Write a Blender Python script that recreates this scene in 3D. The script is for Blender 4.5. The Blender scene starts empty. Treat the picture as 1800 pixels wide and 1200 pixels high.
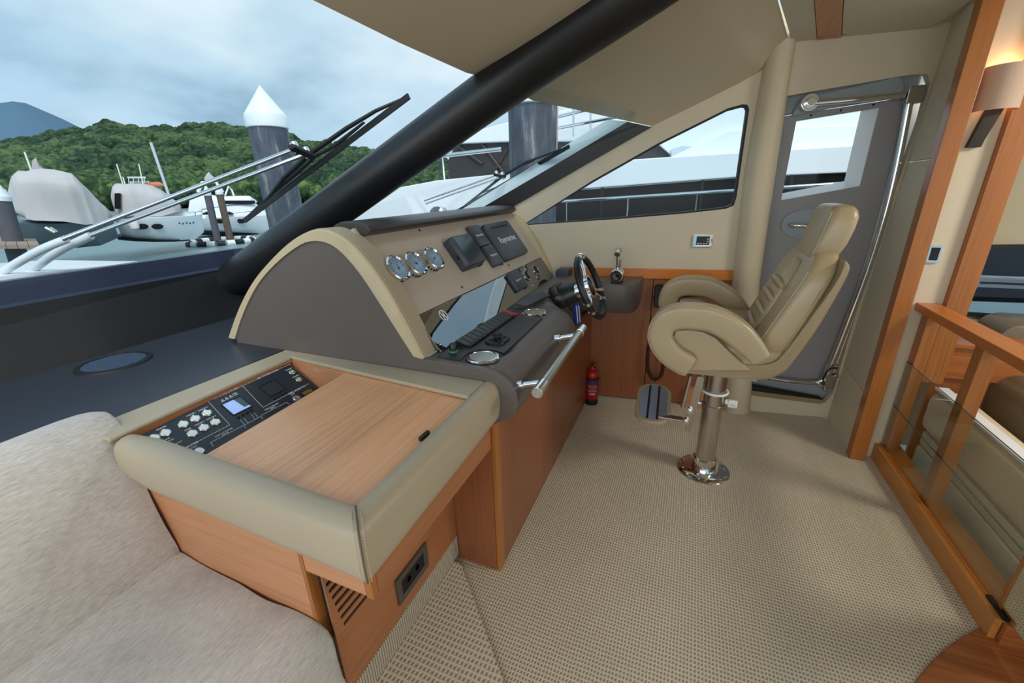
import bpy, bmesh, math, random
import numpy as np
from mathutils import Vector, Matrix
from mathutils.geometry import tessellate_polygon
random.seed(7)
S = bpy.context.scene
COL = S.collection
V = Vector

# ------------------------------------------------------------------ camera
# boat axes: -X is the bow, +Y is starboard, Z is up, the saloon floor is z = 0
EYE = V((0.0, 0.0, 1.55))
F_PX, PITCH, ROLL, YAW = 740.0, math.radians(19.9), math.radians(-1.6), math.radians(22.9)
_cp, _sp, _cr, _sr = math.cos(PITCH), math.sin(PITCH), math.cos(ROLL), math.sin(ROLL)
_M = np.array([[_cr, -_sr, 0], [_sr, _cr, 0], [0, 0, 1]]) @ np.array([[1, 0, 0], [0, _cp, -_sp], [0, _sp, _cp]])
_W = np.array([[math.cos(YAW), math.sin(YAW), 0], [0, 0, -1], [-math.sin(YAW), math.cos(YAW), 0]])
W2C = _M @ _W
cam = bpy.data.cameras.new('camera')
cam.sensor_width = 36.0
cam.lens = F_PX / 1800.0 * 36.0
cam.clip_start, cam.clip_end = 0.02, 6000
co = bpy.data.objects.new('camera', cam)
COL.objects.link(co)
R = Matrix(((W2C[0][0], -W2C[1][0], -W2C[2][0]), (W2C[0][1], -W2C[1][1], -W2C[2][1]), (W2C[0][2], -W2C[1][2], -W2C[2][2])))
co.matrix_world = Matrix.Translation(EYE) @ R.to_4x4()
S.camera = co

# ------------------------------------------------------------------ view, world, sun, area lights
S.view_settings.view_transform = 'Standard'
S.view_settings.look = 'None'
S.view_settings.gamma = 1.0
S.view_settings.use_curve_mapping = False
S.view_settings.exposure = 0.0

def nd(nt, typ, **kw):
    n = nt.nodes.new(typ)
    for k, v in kw.items():
        if k in n.inputs: n.inputs[k].default_value = v
        else: setattr(n, k, v)
    return n

def lin(c):
    return tuple((x / 255 / 12.92) if x / 255 <= .04045 else ((x / 255 + .055) / 1.055) ** 2.4 for x in c[:3]) + (1.0,)

def ramp(nt, stops, interp='LINEAR'):
    r = nt.nodes.new('ShaderNodeValToRGB')
    r.color_ramp.interpolation = interp
    e = r.color_ramp.elements
    while len(e) < len(stops): e.new(0.5)
    for el, (p, c) in zip(e, stops):
        el.position = p
        el.color = c if len(c) == 4 else lin(c)
    return r

def build_world():
    w = bpy.data.worlds.new('overcast_sky')
    S.world = w
    w.use_nodes = True
    nt = w.node_tree
    nt.nodes.clear()
    L = nt.links.new
    tc = nd(nt, 'ShaderNodeTexCoord')
    sep = nd(nt, 'ShaderNodeSeparateXYZ')
    L(tc.outputs['Generated'], sep.inputs[0])
    base = ramp(nt, [(0.0, (208, 226, 236)), (0.10, (188, 214, 232)), (0.30, (168, 202, 227)), (1.0, (146, 186, 218))])
    L(sep.outputs['Z'], base.inputs[0])
    # cloud deck: direction projected on a plane overhead so clouds flatten to the horizon
    zz = nd(nt, 'ShaderNodeMath', operation='ADD'); zz.inputs[1].default_value = 0.34
    L(sep.outputs['Z'], zz.inputs[0])
    dv = nd(nt, 'ShaderNodeVectorMath', operation='DIVIDE')
    L(tc.outputs['Generated'], dv.inputs[0]); L(zz.outputs[0], dv.inputs[1])
    mp = nd(nt, 'ShaderNodeMapping'); mp.inputs['Location'].default_value = (6.2, 8.8, 0.0); mp.inputs['Scale'].default_value = (1.0, 1.0, 0.35)
    L(dv.outputs[0], mp.inputs['Vector'])
    n1 = nd(nt, 'ShaderNodeTexNoise', Scale=1.3, Detail=8.0, Roughness=0.52, Distortion=0.25)
    L(mp.outputs[0], n1.inputs['Vector'])
    cov = ramp(nt, [(0.40, (0, 0, 0, 1)), (0.62, (1, 1, 1, 1))])
    L(n1.outputs['Fac'], cov.inputs[0])
    mp2 = nd(nt, 'ShaderNodeMapping'); mp2.inputs['Location'].default_value = (3.2, 9.2, 2.0)
    L(dv.outputs[0], mp2.inputs['Vector'])
    n2 = nd(nt, 'ShaderNodeTexNoise', Scale=0.9, Detail=5.0, Roughness=0.5)
    L(mp2.outputs[0], n2.inputs['Vector'])
    cc = ramp(nt, [(0.37, (124, 158, 181)), (0.48, (188, 211, 225)), (0.60, (226, 236, 242))])
    L(n2.outputs['Fac'], cc.inputs[0])
    mx = nd(nt, 'ShaderNodeMixRGB')
    fd = ramp(nt, [(0.0, (.25, .25, .25, 1)), (0.16, (1, 1, 1, 1))]); L(sep.outputs['Z'], fd.inputs[0])
    cm = nd(nt, 'ShaderNodeMath', operation='MULTIPLY'); L(cov.outputs[0], cm.inputs[0]); L(fd.outputs[0], cm.inputs[1])
    L(cm.outputs[0], mx.inputs['Fac']); L(base.outputs[0], mx.inputs['Color1']); L(cc.outputs[0], mx.inputs['Color2'])
    bg = nd(nt, 'ShaderNodeBackground', Strength=SKY)
    L(mx.outputs[0], bg.inputs['Color'])
    out = nd(nt, 'ShaderNodeOutputWorld')
    L(bg.outputs[0], out.inputs['Surface'])
SKY = 1.26
build_world()

def lamp(name, kind, loc, direction, energy, color=(1, 1, 1), **kw):
    d = bpy.data.lights.new(name, kind)
    d.energy = energy
    d.color = color
    for k, v in kw.items(): setattr(d, k, v)
    o = bpy.data.objects.new(name, d)
    COL.objects.link(o)
    o.location = loc
    o.rotation_euler = V(direction).to_track_quat('-Z', 'Y').to_euler()
    return o
# the sun behind thin cloud, high on the port quarter
lamp('sun', 'SUN', (12, -14, 30), (-0.42, 0.52, -0.74), 3.3, (1.0, 0.96, 0.9), angle=math.radians(35))
# soft fill added at the unseen port and aft openings, as extra daylight
lamp('port_fill', 'AREA', (-0.4, -2.3, 1.75), (0.0, 1.0, -0.25), 58, (1.0, 0.98, 0.96), shape='RECTANGLE', size=4.4, size_y=1.5)
lamp('aft_fill', 'AREA', (4.2, 0.2, 1.6), (-1.0, 0.12, -0.15), 7, (1.0, 0.96, 0.9), shape='RECTANGLE', size=3.6, size_y=1.7)

# warm fill added under the saloon ceiling to brighten what shows behind the rail
lamp('saloon_fill', 'AREA', (2.2, 1.9, 2.18), (-0.25, 0.1, -1.0), 26, (1.0, 0.93, 0.82), shape='DISK', size=0.5)

# ------------------------------------------------------------------ geometry helpers
def ray(x, y):
    d = W2C.T @ np.array([(x - 900) / F_PX, (y - 600) / F_PX, 1.0])
    return V((d[0], d[1], d[2]))
def onpl(x, y, p0, n):
    d = ray(x, y); p0 = V(p0); n = V(n)
    return EYE + d * ((p0 - EYE).dot(n) / d.dot(n))
def onz(x, y, z): return onpl(x, y, (0, 0, z), (0, 0, 1))
def ony(x, y, Y): return onpl(x, y, (0, Y, 0), (0, 1, 0))
def onx(x, y, X): return onpl(x, y, (X, 0, 0), (1, 0, 0))

def frame(o, x, y):
    """matrix with origin o, local X along x, local Y near y, Z = X x Y"""
    x = V(x).normalized(); z = x.cross(V(y)).normalized(); y = z.cross(x)
    return Matrix(((x.x, y.x, z.x, o[0]), (x.y, y.y, z.y, o[1]), (x.z, y.z, z.z, o[2]), (0, 0, 0, 1)))
def T(x, y=None, z=None):
    return Matrix.Translation(V(x) if y is None else V((x, y, z)))

class MB:
    def __init__(s): s.v = []; s.f = []
    def add(s, vs, fs, M=None):
        b = len(s.v)
        s.v += [tuple(M @ V(p)) if M is not None else tuple(p) for p in vs]
        s.f += [tuple(b + i for i in f) for f in fs]
        return s
    def box(s, a, b, M=None):
        (x0, y0, z0), (x1, y1, z1) = a, b
        vs = [(x0, y0, z0), (x1, y0, z0), (x1, y1, z0), (x0, y1, z0), (x0, y0, z1), (x1, y0, z1), (x1, y1, z1), (x0, y1, z1)]
        return s.add(vs, [(3, 2, 1, 0), (4, 5, 6, 7), (0, 1, 5, 4), (1, 2, 6, 5), (2, 3, 7, 6), (3, 0, 4, 7)], M)
    def cbox(s, c, d, M=None):
        return s.box([c[i] - d[i] / 2 for i in range(3)], [c[i] + d[i] / 2 for i in range(3)], M)
    def loft(s, secs, caps=True, closed=False, M=None):
        n = len(secs[0]); vs = [p for q in secs for p in q]; fs = []
        m = len(secs)
        for i in range(m if closed else m - 1):
            k = (i + 1) % m
            for j in range(n):
                jj = (j + 1) % n
                fs.append((i * n + j, i * n + jj, k * n + jj, k * n + j))
        if caps and not closed:
            fs.append(tuple(reversed(range(n)))); fs.append(tuple((m - 1) * n + j for j in range(n)))
        return s.add(vs, fs, M)
    def prism(s, poly, vec, M=None):
        return s.loft([[V(p) for p in poly], [V(p) + V(vec) for p in poly]], M=M)
    def grid(s, rows, M=None):
        n = len(rows[0]); vs = [p for r in rows for p in r]
        fs = [(i * n + j, i * n + j + 1, (i + 1) * n + j + 1, (i + 1) * n + j) for i in range(len(rows) - 1) for j in range(n - 1)]
        return s.add(vs, fs, M)
    def lathe(s, prof, n=24, M=None, closed=False):
        secs = [[(r * math.cos(2 * math.pi * j / n), r * math.sin(2 * math.pi * j / n), z) for j in range(n)] for r, z in prof]
        return s.loft(secs, caps=not closed, closed=closed, M=M)
    def cyl(s, p, q, r, n=16, r2=None):
        p, q = V(p), V(q); z = (q - p).normalized()
        M = z.to_track_quat('Z', 'Y').to_matrix().to_4x4(); M.translation = p
        return s.lathe([(r, 0), (r if r2 is None else r2, (q - p).length)], n, M)
    def sweep(s, path, sec, up=None, closed=False, scale=None, caps=True):
        """sec: list of (a, b) offsets along the side and up vectors"""
        path = [V(p) for p in path]; m = len(path); secs = []
        ref = V(up) if up else None
        for i, p in enumerate(path):
            if closed: t = path[(i + 1) % m] - path[i - 1]
            else: t = path[min(i + 1, m - 1)] - path[max(i - 1, 0)]
            t.normalize()
            if ref is None:
                ref = V((0, 0, 1)) if abs(t.z) < .9 else V((1, 0, 0))
            side = t.cross(ref).normalized(); u = side.cross(t).normalized()
            if up is None: ref = u
            k = 1 if scale is None else scale[i]
            secs.append([p + side * (a * k) + u * (b * k) for a, b in sec])
        return s.loft(secs, caps=caps, closed=closed)
    def tube(s, path, r, n=10, closed=False, scale=None):
        return s.sweep(path, [(r * math.cos(2 * math.pi * j / n), r * math.sin(2 * math.pi * j / n)) for j in range(n)], closed=closed, scale=scale)
    def plate(s, outer, holes, th, M=None):
        """flat plate in local XY with holes, from z = 0 to z = th"""
        loops = [[V((p[0], p[1], 0)) for p in l] for l in [outer] + list(holes)]
        flat = [p for l in loops for p in l]
        tris = tessellate_polygon(loops)
        n = len(flat)
        vs = [(p.x, p.y, 0) for p in flat] + [(p.x, p.y, th) for p in flat]
        fs = []
        for a, b, c in tris:
            nz = (flat[b] - flat[a]).cross(flat[c] - flat[a]).z
            if nz < 0: b, c = c, b
            fs.append((a, c, b)); fs.append((a + n, b + n, c + n))
        k = 0
        for l in loops:
            m = len(l)
            for j in range(m): fs.append((k + j, k + (j + 1) % m, k + (j + 1) % m + n, k + j + n))
            k += m
        return s.add(vs, fs, M)

def rrect(w, h, r, n=4):
    out = []
    for cx, cy, a0 in ((w / 2 - r, h / 2 - r, 0), (-w / 2 + r, h / 2 - r, 90), (-w / 2 + r, -h / 2 + r, 180), (w / 2 - r, -h / 2 + r, 270)):
        for i in range(n + 1):
            a = math.radians(a0 + 90 * i / n)
            out.append((cx + r * math.cos(a), cy + r * math.sin(a)))
    return out
def circ(r, n=24, cx=0, cy=0, ry=None):
    return [(cx + r * math.cos(2 * math.pi * j / n), cy + (r if ry is None else ry) * math.sin(2 * math.pi * j / n)) for j in range(n)]
def smooth_path(pts, k=6, closed=False):
    P = [V(p) for p in pts]; n = len(P); out = []
    rng = range(n if closed else n - 1)
    for i in rng:
        p1, p2 = P[i], P[(i + 1) % n]
        p0 = P[i - 1] if (closed or i > 0) else p1
        p3 = P[(i + 2) % n] if (closed or i + 2 < n) else p2
        for j in range(k):
            t = j / k
            out.append(0.5 * (2 * p1 + (p2 - p0) * t + (2 * p0 - 5 * p1 + 4 * p2 - p3) * t * t + (3 * p1 - p0 - 3 * p2 + p3) * t ** 3))
    if not closed: out.append(P[-1])
    return out

def mesh_of(name, mb, bevel=0, seg=2, smooth=True, angle=38, subsurf=0):
    me = bpy.data.meshes.new(name)
    me.from_pydata([tuple(p) for p in mb.v], [], mb.f)
    bm = bmesh.new(); bm.from_mesh(me)
    bmesh.ops.remove_doubles(bm, verts=bm.verts, dist=1e-6)
    bmesh.ops.recalc_face_normals(bm, faces=bm.faces)
    if bevel:
        es = [e for e in bm.edges if len(e.link_faces) == 2 and e.calc_face_angle(0) > math.radians(30)]
        bmesh.ops.bevel(bm, geom=es, offset=bevel, segments=seg, affect='EDGES', profile=0.5, clamp_overlap=True)
    if subsurf:
        for _ in range(subsurf):
            pass
    bm.to_mesh(me); bm.free()
    if smooth:
        for p in me.polygons: p.use_smooth = True
        me.set_sharp_from_angle(angle=math.radians(angle))
    me.update()
    return me

def obj(name, mb, mat, parent=None, bevel=0, seg=2, smooth=True, angle=38, M=None, label=None):
    me = mb if isinstance(mb, bpy.types.Mesh) else mesh_of(name, mb, bevel, seg, smooth, angle)
    if mat is not None and not me.materials: me.materials.append(mat)
    o = bpy.data.objects.new(name, me)
    COL.objects.link(o)
    if M is not None: o.matrix_basis = M
    if bevel and smooth and not isinstance(mb, bpy.types.Mesh):
        w_ = o.modifiers.new('weighted_normal', 'WEIGHTED_NORMAL'); w_.keep_sharp = True
    if parent is not None:
        o.parent = parent
        if parent.type == 'EMPTY':
            o.matrix_parent_inverse = Matrix.Translation(-parent.location)
    if label: o['label'] = label
    return o
def thing(name, label, cat, loc=(0, 0, 0), group=None):
    o = bpy.data.objects.new(name, None)
    COL.objects.link(o)
    o.empty_display_size = 0.1
    o.location = loc
    o['label'] = label; o['category'] = cat
    if group: o['group'] = group
    return o
def tag(o, label, cat, group=None, kind=None):
    o['label'] = label; o['category'] = cat
    if group: o['group'] = group
    if kind: o['kind'] = kind
    return o
def struct(name, mb, mat, label=None, cat=None, parent=None, **kw):
    o = obj(name, mb, mat, parent, **kw)
    o['kind'] = 'structure'
    if parent is None:
        o['label'] = label; o['category'] = cat
    return o
def text(name, body, size, mat, M, parent=None, ext=0.0004, align='CENTER', label=None, sx=1.0):
    cu = bpy.data.curves.new('txt', 'FONT')
    cu.body = body; cu.size = size; cu.extrude = ext; cu.align_x = align; cu.align_y = 'CENTER'; cu.resolution_u = 2
    tmp = bpy.data.objects.new('txt', cu)
    me = bpy.data.meshes.new_from_object(tmp)
    bpy.data.objects.remove(tmp); bpy.data.curves.remove(cu)
    me.name = name
    me.materials.clear()
    if sx != 1.0: me.transform(Matrix.Diagonal((sx, 1, 1, 1)))
    me.transform(M)
    return obj(name, me, mat, parent, label=label)

# ------------------------------------------------------------------ materials
def principled(name, color, rough=0.5, metal=0.0, spec=0.5, coat=0.0, sheen=0.0):
    m = bpy.data.materials.new(name); m.use_nodes = True
    nt = m.node_tree
    b = nt.nodes['Principled BSDF']
    b.inputs['Base Color'].default_value = lin(color)
    b.inputs['Roughness'].default_value = rough
    b.inputs['Metallic'].default_value = metal
    b.inputs['Specular IOR Level'].default_value = spec
    b.inputs['Coat Weight'].default_value = coat
    b.inputs['Sheen Weight'].default_value = sheen
    m.diffuse_color = lin(color)
    return m, nt, b
def tint(nt, fac_out, color, lo, hi):
    """colour multiplied by a value between lo and hi following fac"""
    mr = nd(nt, 'ShaderNodeMapRange'); mr.inputs['To Min'].default_value = lo; mr.inputs['To Max'].default_value = hi
    nt.links.new(fac_out, mr.inputs['Value'])
    mx = nd(nt, 'ShaderNodeVectorMath', operation='SCALE'); mx.inputs[0].default_value = lin(color)[:3]
    nt.links.new(mr.outputs[0], mx.inputs['Scale'])
    return mx.outputs[0]
def bump(nt, b, h, strength, dist=0.01):
    bp = nd(nt, 'ShaderNodeBump', Strength=strength, Distance=dist)
    nt.links.new(h, bp.inputs['Height']); nt.links.new(bp.outputs[0], b.inputs['Normal'])
def objco(nt, scale=(1, 1, 1)):
    tc = nd(nt, 'ShaderNodeTexCoord'); mp = nd(nt, 'ShaderNodeMapping'); mp.inputs['Scale'].default_value = scale
    nt.links.new(tc.outputs['Object'], mp.inputs['Vector'])
    return mp.outputs[0]
def plain(name, color, rough=0.5, metal=0.0, var=0.06, scale=6.0, bmp=0.0, bscale=200.0, **kw):
    m, nt, b = principled(name, color, rough, metal, **kw)
    n = nd(nt, 'ShaderNodeTexNoise', Scale=scale, Detail=3.0)
    nt.links.new(objco(nt), n.inputs['Vector'])
    nt.links.new(tint(nt, n.outputs['Fac'], color, 1 - var, 1 + var), b.inputs['Base Color'])
    if bmp:
        n2 = nd(nt, 'ShaderNodeTexNoise', Scale=bscale, Detail=2.0)
        nt.links.new(objco(nt), n2.inputs['Vector'])
        bump(nt, b, n2.outputs['Fac'], bmp, 0.002)
    return m
def leather(name, color, rough=0.42, grain=420.0, bmp=0.12, var=0.05):
    m, nt, b = principled(name, color, rough)
    v = nd(nt, 'ShaderNodeTexVoronoi', Scale=grain)
    nt.links.new(objco(nt), v.inputs['Vector'])
    n = nd(nt, 'ShaderNodeTexNoise', Scale=5.0, Detail=4.0)
    nt.links.new(objco(nt), n.inputs['Vector'])
    nt.links.new(tint(nt, n.outputs['Fac'], color, 1 - var, 1 + var), b.inputs['Base Color'])
    bump(nt, b, v.outputs['Distance'], bmp, 0.002)
    return m
def wood(name, color, axis='X', rough=0.33, contrast=0.22, coat=0.15):
    m, nt, b = principled(name, color, rough, coat=coat)
    b.inputs['Coat Roughness'].default_value = 0.2
    sc = {'X': (1.6, 60, 60), 'Y': (60, 1.6, 60), 'Z': (60, 60, 1.6)}[axis]
    n = nd(nt, 'ShaderNodeTexNoise', Scale=1.6, Detail=5.0, Roughness=0.6, Distortion=0.3)
    nt.links.new(objco(nt, sc), n.inputs['Vector'])
    sc2 = {'X': (0.8, 7, 7), 'Y': (7, 0.8, 7), 'Z': (7, 7, 0.8)}[axis]
    n2 = nd(nt, 'ShaderNodeTexNoise', Scale=1.0, Detail=3.0)
    nt.links.new(objco(nt, sc2), n2.inputs['Vector'])
    ad = nd(nt, 'ShaderNodeMath', operation='MULTIPLY_ADD'); ad.inputs[1].default_value = 0.65
    nt.links.new(n.outputs['Fac'], ad.inputs[0])
    m2 = nd(nt, 'ShaderNodeMath', operation='MULTIPLY'); m2.inputs[1].default_value = 0.35
    nt.links.new(n2.outputs['Fac'], m2.inputs[0]); nt.links.new(m2.outputs[0], ad.inputs[2])
    c = lin(color); d = lin((color[0] * .84, color[1] * .76, color[2] * .68))
    dk = tuple(c[i] * (1 - contrast * 1.6) for i in range(3)) + (1,)
    lt = tuple(min(1, c[i] * (1 + contrast)) for i in range(3)) + (1,)
    r = ramp(nt, [(0.33, dk), (0.5, c), (0.68, lt)])
    nt.links.new(ad.outputs[0], r.inputs[0]); nt.links.new(r.outputs[0], b.inputs['Base Color'])
    bump(nt, b, n.outputs['Fac'], 0.05, 0.001)
    return m
def carpet(name, color, p=0.0155, axes=('X', 'Y')):
    m, nt, b = principled(name, color, 0.95, spec=0.1, sheen=0.2)
    tc = nd(nt, 'ShaderNodeTexCoord'); sep = nd(nt, 'ShaderNodeSeparateXYZ')
    nz = nd(nt, 'ShaderNodeTexNoise', Scale=30.0, Detail=2.0)
    nt.links.new(tc.outputs['Object'], nz.inputs['Vector'])
    mxv = nd(nt, 'ShaderNodeVectorMath', operation='MULTIPLY_ADD'); mxv.inputs[1].default_value = (0.006,) * 3
    nt.links.new(nz.outputs['Color'], mxv.inputs[0]); nt.links.new(tc.outputs['Object'], mxv.inputs[2])
    nt.links.new(mxv.outputs[0], sep.inputs[0])
    hs = []
    for i, a in enumerate(axes):
        mu = nd(nt, 'ShaderNodeMath', operation='MULTIPLY'); mu.inputs[1].default_value = 2 * math.pi / (p * (0.75 if i == 0 else 1.0))
        nt.links.new(sep.outputs[a], mu.inputs[0])
        si = nd(nt, 'ShaderNodeMath', operation='SINE'); nt.links.new(mu.outputs[0], si.inputs[0])
        mr = nd(nt, 'ShaderNodeMapRange'); mr.inputs['From Min'].default_value = -1
        nt.links.new(si.outputs[0], mr.inputs['Value']); hs.append(mr.outputs[0])
    if len(hs) == 2:
        mm = nd(nt, 'ShaderNodeMath', operation='MAXIMUM'); nt.links.new(hs[0], mm.inputs[0])
        sc = nd(nt, 'ShaderNodeMath', operation='MULTIPLY'); sc.inputs[1].default_value = 0.92; nt.links.new(hs[1], sc.inputs[0])
        nt.links.new(sc.outputs[0], mm.inputs[1]); h = mm.outputs[0]
    else: h = hs[0]
    n2 = nd(nt, 'ShaderNodeTexNoise', Scale=3.0, Detail=5.0)
    nt.links.new(tc.outputs['Object'], n2.inputs['Vector'])
    mr2 = nd(nt, 'ShaderNodeMapRange'); mr2.inputs['To Min'].default_value = 0.88; mr2.inputs['To Max'].default_value = 1.1
    nt.links.new(n2.outputs['Fac'], mr2.inputs['Value'])
    mr3 = nd(nt, 'ShaderNodeMapRange'); mr3.inputs['To Min'].default_value = 0.5; mr3.inputs['To Max'].default_value = 1.12
    nt.links.new(h, mr3.inputs['Value'])
    pr = nd(nt, 'ShaderNodeMath', operation='MULTIPLY'); nt.links.new(mr2.outputs[0], pr.inputs[0]); nt.links.new(mr3.outputs[0], pr.inputs[1])
    sv = nd(nt, 'ShaderNodeVectorMath', operation='SCALE'); sv.inputs[0].default_value = lin(color)[:3]
    nt.links.new(pr.outputs[0], sv.inputs['Scale']); nt.links.new(sv.outputs[0], b.inputs['Base Color'])
    bump(nt, b, h, 0.8, 0.004)
    return m
def fabric(name, color):
    m, nt, b = principled(name, color, 0.9, spec=0.15, sheen=0.35)
    n = nd(nt, 'ShaderNodeTexNoise', Scale=1.0, Detail=4.0, Roughness=0.7)
    nt.links.new(objco(nt, (190, 40, 190)), n.inputs['Vector'])
    n2 = nd(nt, 'ShaderNodeTexNoise', Scale=3.0, Detail=4.0)
    nt.links.new(objco(nt), n2.inputs['Vector'])
    mu = nd(nt, 'ShaderNodeMath', operation='MULTIPLY_ADD'); mu.inputs[1].default_value = 0.6
    nt.links.new(n.outputs['Fac'], mu.inputs[0])
    m2 = nd(nt, 'ShaderNodeMath', operation='MULTIPLY'); m2.inputs[1].default_value = 0.4; nt.links.new(n2.outputs['Fac'], m2.inputs[0])
    nt.links.new(m2.outputs[0], mu.inputs[2])
    st = nd(nt, 'ShaderNodeMapRange'); st.inputs['From Min'].default_value = .36; st.inputs['From Max'].default_value = .64
    nt.links.new(mu.outputs[0], st.inputs['Value'])
    nt.links.new(tint(nt, st.outputs[0], color, 0.74, 1.2), b.inputs['Base Color'])
    bump(nt, b, n.outputs['Fac'], 0.5, 0.003)
    return m
def glass(name, color=(255, 255, 255), refl=0.5, rough=0.0):
    """thin clear pane: see-through with a Fresnel reflection"""
    m = bpy.data.materials.new(name); m.use_nodes = True
    nt = m.node_tree; nt.nodes.clear()
    tr = nd(nt, 'ShaderNodeBsdfTransparent'); tr.inputs['Color'].default_value = lin(color)
    gl = nd(nt, 'ShaderNodeBsdfGlossy', Roughness=rough)
    lw = nd(nt, 'ShaderNodeLayerWeight', Blend=0.5)
    pw = nd(nt, 'ShaderNodeMath', operation='POWER'); pw.inputs[1].default_value = 5.0
    nt.links.new(lw.outputs['Facing'], pw.inputs[0])
    mu = nd(nt, 'ShaderNodeMath', operation='MULTIPLY_ADD'); mu.inputs[1].default_value = refl; mu.inputs[2].default_value = refl * 0.07
    nt.links.new(pw.outputs[0], mu.inputs[0])
    mx = nd(nt, 'ShaderNodeMixShader')
    nt.links.new(mu.outputs[0], mx.inputs[0]); nt.links.new(tr.outputs[0], mx.inputs[1]); nt.links.new(gl.outputs[0], mx.inputs[2])
    out = nd(nt, 'ShaderNodeOutputMaterial'); nt.links.new(mx.outputs[0], out.inputs['Surface'])
    return m
def emit(name, color, strength):
    m, nt, b = principled(name, color, 0.4)
    b.inputs['Emission Color'].default_value = lin(color); b.inputs['Emission Strength'].default_value = strength
    return m

M_CARPET = carpet('carpet_loop', (206, 192, 168))
M_CARPET2 = carpet('carpet_loop_platform', (206, 192, 168), p=0.021)
M_CARPETRIB = carpet('carpet_ribbed', (196, 180, 154), p=0.014, axes=('Y',))
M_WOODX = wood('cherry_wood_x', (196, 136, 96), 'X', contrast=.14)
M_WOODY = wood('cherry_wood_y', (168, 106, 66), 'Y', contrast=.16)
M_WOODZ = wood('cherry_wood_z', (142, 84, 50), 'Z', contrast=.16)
M_LID = wood('satin_oak_lid', (228, 168, 122), 'Y', rough=0.36, contrast=0.16, coat=0.2)
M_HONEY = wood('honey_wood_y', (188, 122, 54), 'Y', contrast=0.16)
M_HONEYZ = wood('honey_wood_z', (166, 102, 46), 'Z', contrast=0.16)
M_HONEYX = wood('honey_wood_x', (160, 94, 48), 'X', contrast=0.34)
M_TAUPE = leather('taupe_leather', (178, 163, 138), 0.34)
M_ARCH = leather('sand_leather', (192, 175, 142), 0.5)
M_ARCHT = leather('sand_leather_top', (168, 152, 126), 0.5)
M_GREY = leather('grey_brown_leather', (98, 90, 85), 0.4)
M_PANEL = leather('warm_grey_panel', (186, 170, 152), 0.55, grain=700, bmp=0.05)
M_CREAM = leather('cream_seat_leather', (178, 158, 124), 0.3, var=0.07)
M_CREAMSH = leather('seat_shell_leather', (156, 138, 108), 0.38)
M_WALL = plain('cream_wall_vinyl', (206, 194, 170), 0.6, bmp=0.08, bscale=350)
M_CEIL = plain('beige_headlining', (190, 176, 150), 0.75, bmp=0.08, bscale=300, var=0.03)
M_CEILC = plain('cream_headlining', (204, 196, 176), 0.75, bmp=0.05, bscale=300, var=0.03)
M_BLACK = leather('black_leather', (26, 27, 30), 0.38, grain=500, bmp=0.15)
M_DASH = plain('charcoal_dash_vinyl', (46, 51, 60), 0.38, var=0.1, scale=14, bmp=0.06, bscale=160)
M_DASHV = plain('black_dash_vinyl', (18, 20, 23), 0.5, var=0.1, scale=14, bmp=0.1)
M_BROW = leather('dark_brown_leather', (58, 52, 48), 0.4)
M_CHROME = plain('polished_chrome', (225, 225, 225), 0.08, 1.0, var=0.02)
M_STEEL = plain('brushed_steel', (196, 192, 184), 0.25, 1.0, var=0.04)
M_ALU = plain('satin_aluminium', (150, 156, 178), 0.35, 0.7, var=0.04)
M_RUBBER = plain('black_rubber', (16, 16, 17), 0.6)
M_PLAST = plain('black_plastic', (24, 25, 27), 0.38)
M_COVER = plain('slate_plastic_cover', (62, 68, 76), 0.45, bmp=0.05)
M_GLOSSBLK = plain('gloss_black_panel', (8, 8, 9), 0.02)
M_GLOSSBLK.node_tree.nodes['Principled BSDF'].inputs['IOR'].default_value = 3.2
M_SWPANEL = plain('switch_panel_black', (34, 39, 48), 0.3)
M_TRAY = plain('tray_black', (40, 42, 46), 0.36)
M_WHITEPRINT = plain('white_print', (225, 228, 232), 0.5)
M_FABRIC = fabric('oatmeal_upholstery', (200, 191, 182))
M_GEL = plain('white_gelcoat', (236, 240, 243), 0.25, var=0.02, scale=1)
M_GELG = plain('pale_grey_gelcoat', (198, 206, 212), 0.3, var=0.03, scale=1)
M_DOORG = plain('grey_door_gelcoat', (148, 146, 148), 0.4, var=0.03)
M_FRAMEG = plain('door_frame_gelcoat', (150, 158, 162), 0.22, var=0.04)
M_DARKWIN = plain('tinted_yacht_glass', (26, 27, 31), 0.4, spec=0.12)
M_GLASS = glass('clear_glass', (240, 247, 250), 0.5, 0.06)
M_GLASS2 = glass('side_glass', (240, 247, 250), 0.12, 0.25)
M_GLASSR = glass('rail_glass', (244, 247, 244), 0.7)
M_RED = plain('extinguisher_red', (176, 22, 26), 0.3)
M_BLUE = plain('blue_float', (32, 66, 170), 0.4)
M_WHITE = plain('white_plastic', (232, 232, 230), 0.4)
M_BTN = emit('lit_white_button', (216, 228, 228), 0.12)
M_SCREEN = emit('lit_screen', (150, 178, 232), 0.45)
M_GREENLED = emit('green_led', (20, 230, 110), 1.0)
M_DIAL = plain('dial_face', (176, 204, 226), 0.3)
# ================================================================== SETTING
# ---- floor
mb = MB()
mb.plate([(-1.1, -2.4), (1.14, -2.4), (1.14, 2.757), (1.03, 2.757), (1.03, 3.18), (0.395, 3.14), (-0.7, 3.0), (-1.1, 2.94)], [], -0.05)
struct('floor', mb, M_CARPET, 'beige loop-pile carpet on the helm deck', 'floor')
mb = MB()
mb.prism([(-0.812, 1.2, 0.001), (-0.78, 1.2, 0.001), (0.62, -0.2, 0.001), (0.62, -2.4, 0.001), (-2.3, -2.4, 0.001), (-2.3, 1.2, 0.001)], (0, 0, 0.019))
struct('floor', mb, M_CARPET2, 'slightly raised carpeted platform with a diagonal edge beside the sofa', 'floor', bevel=0.01, seg=3)
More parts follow.
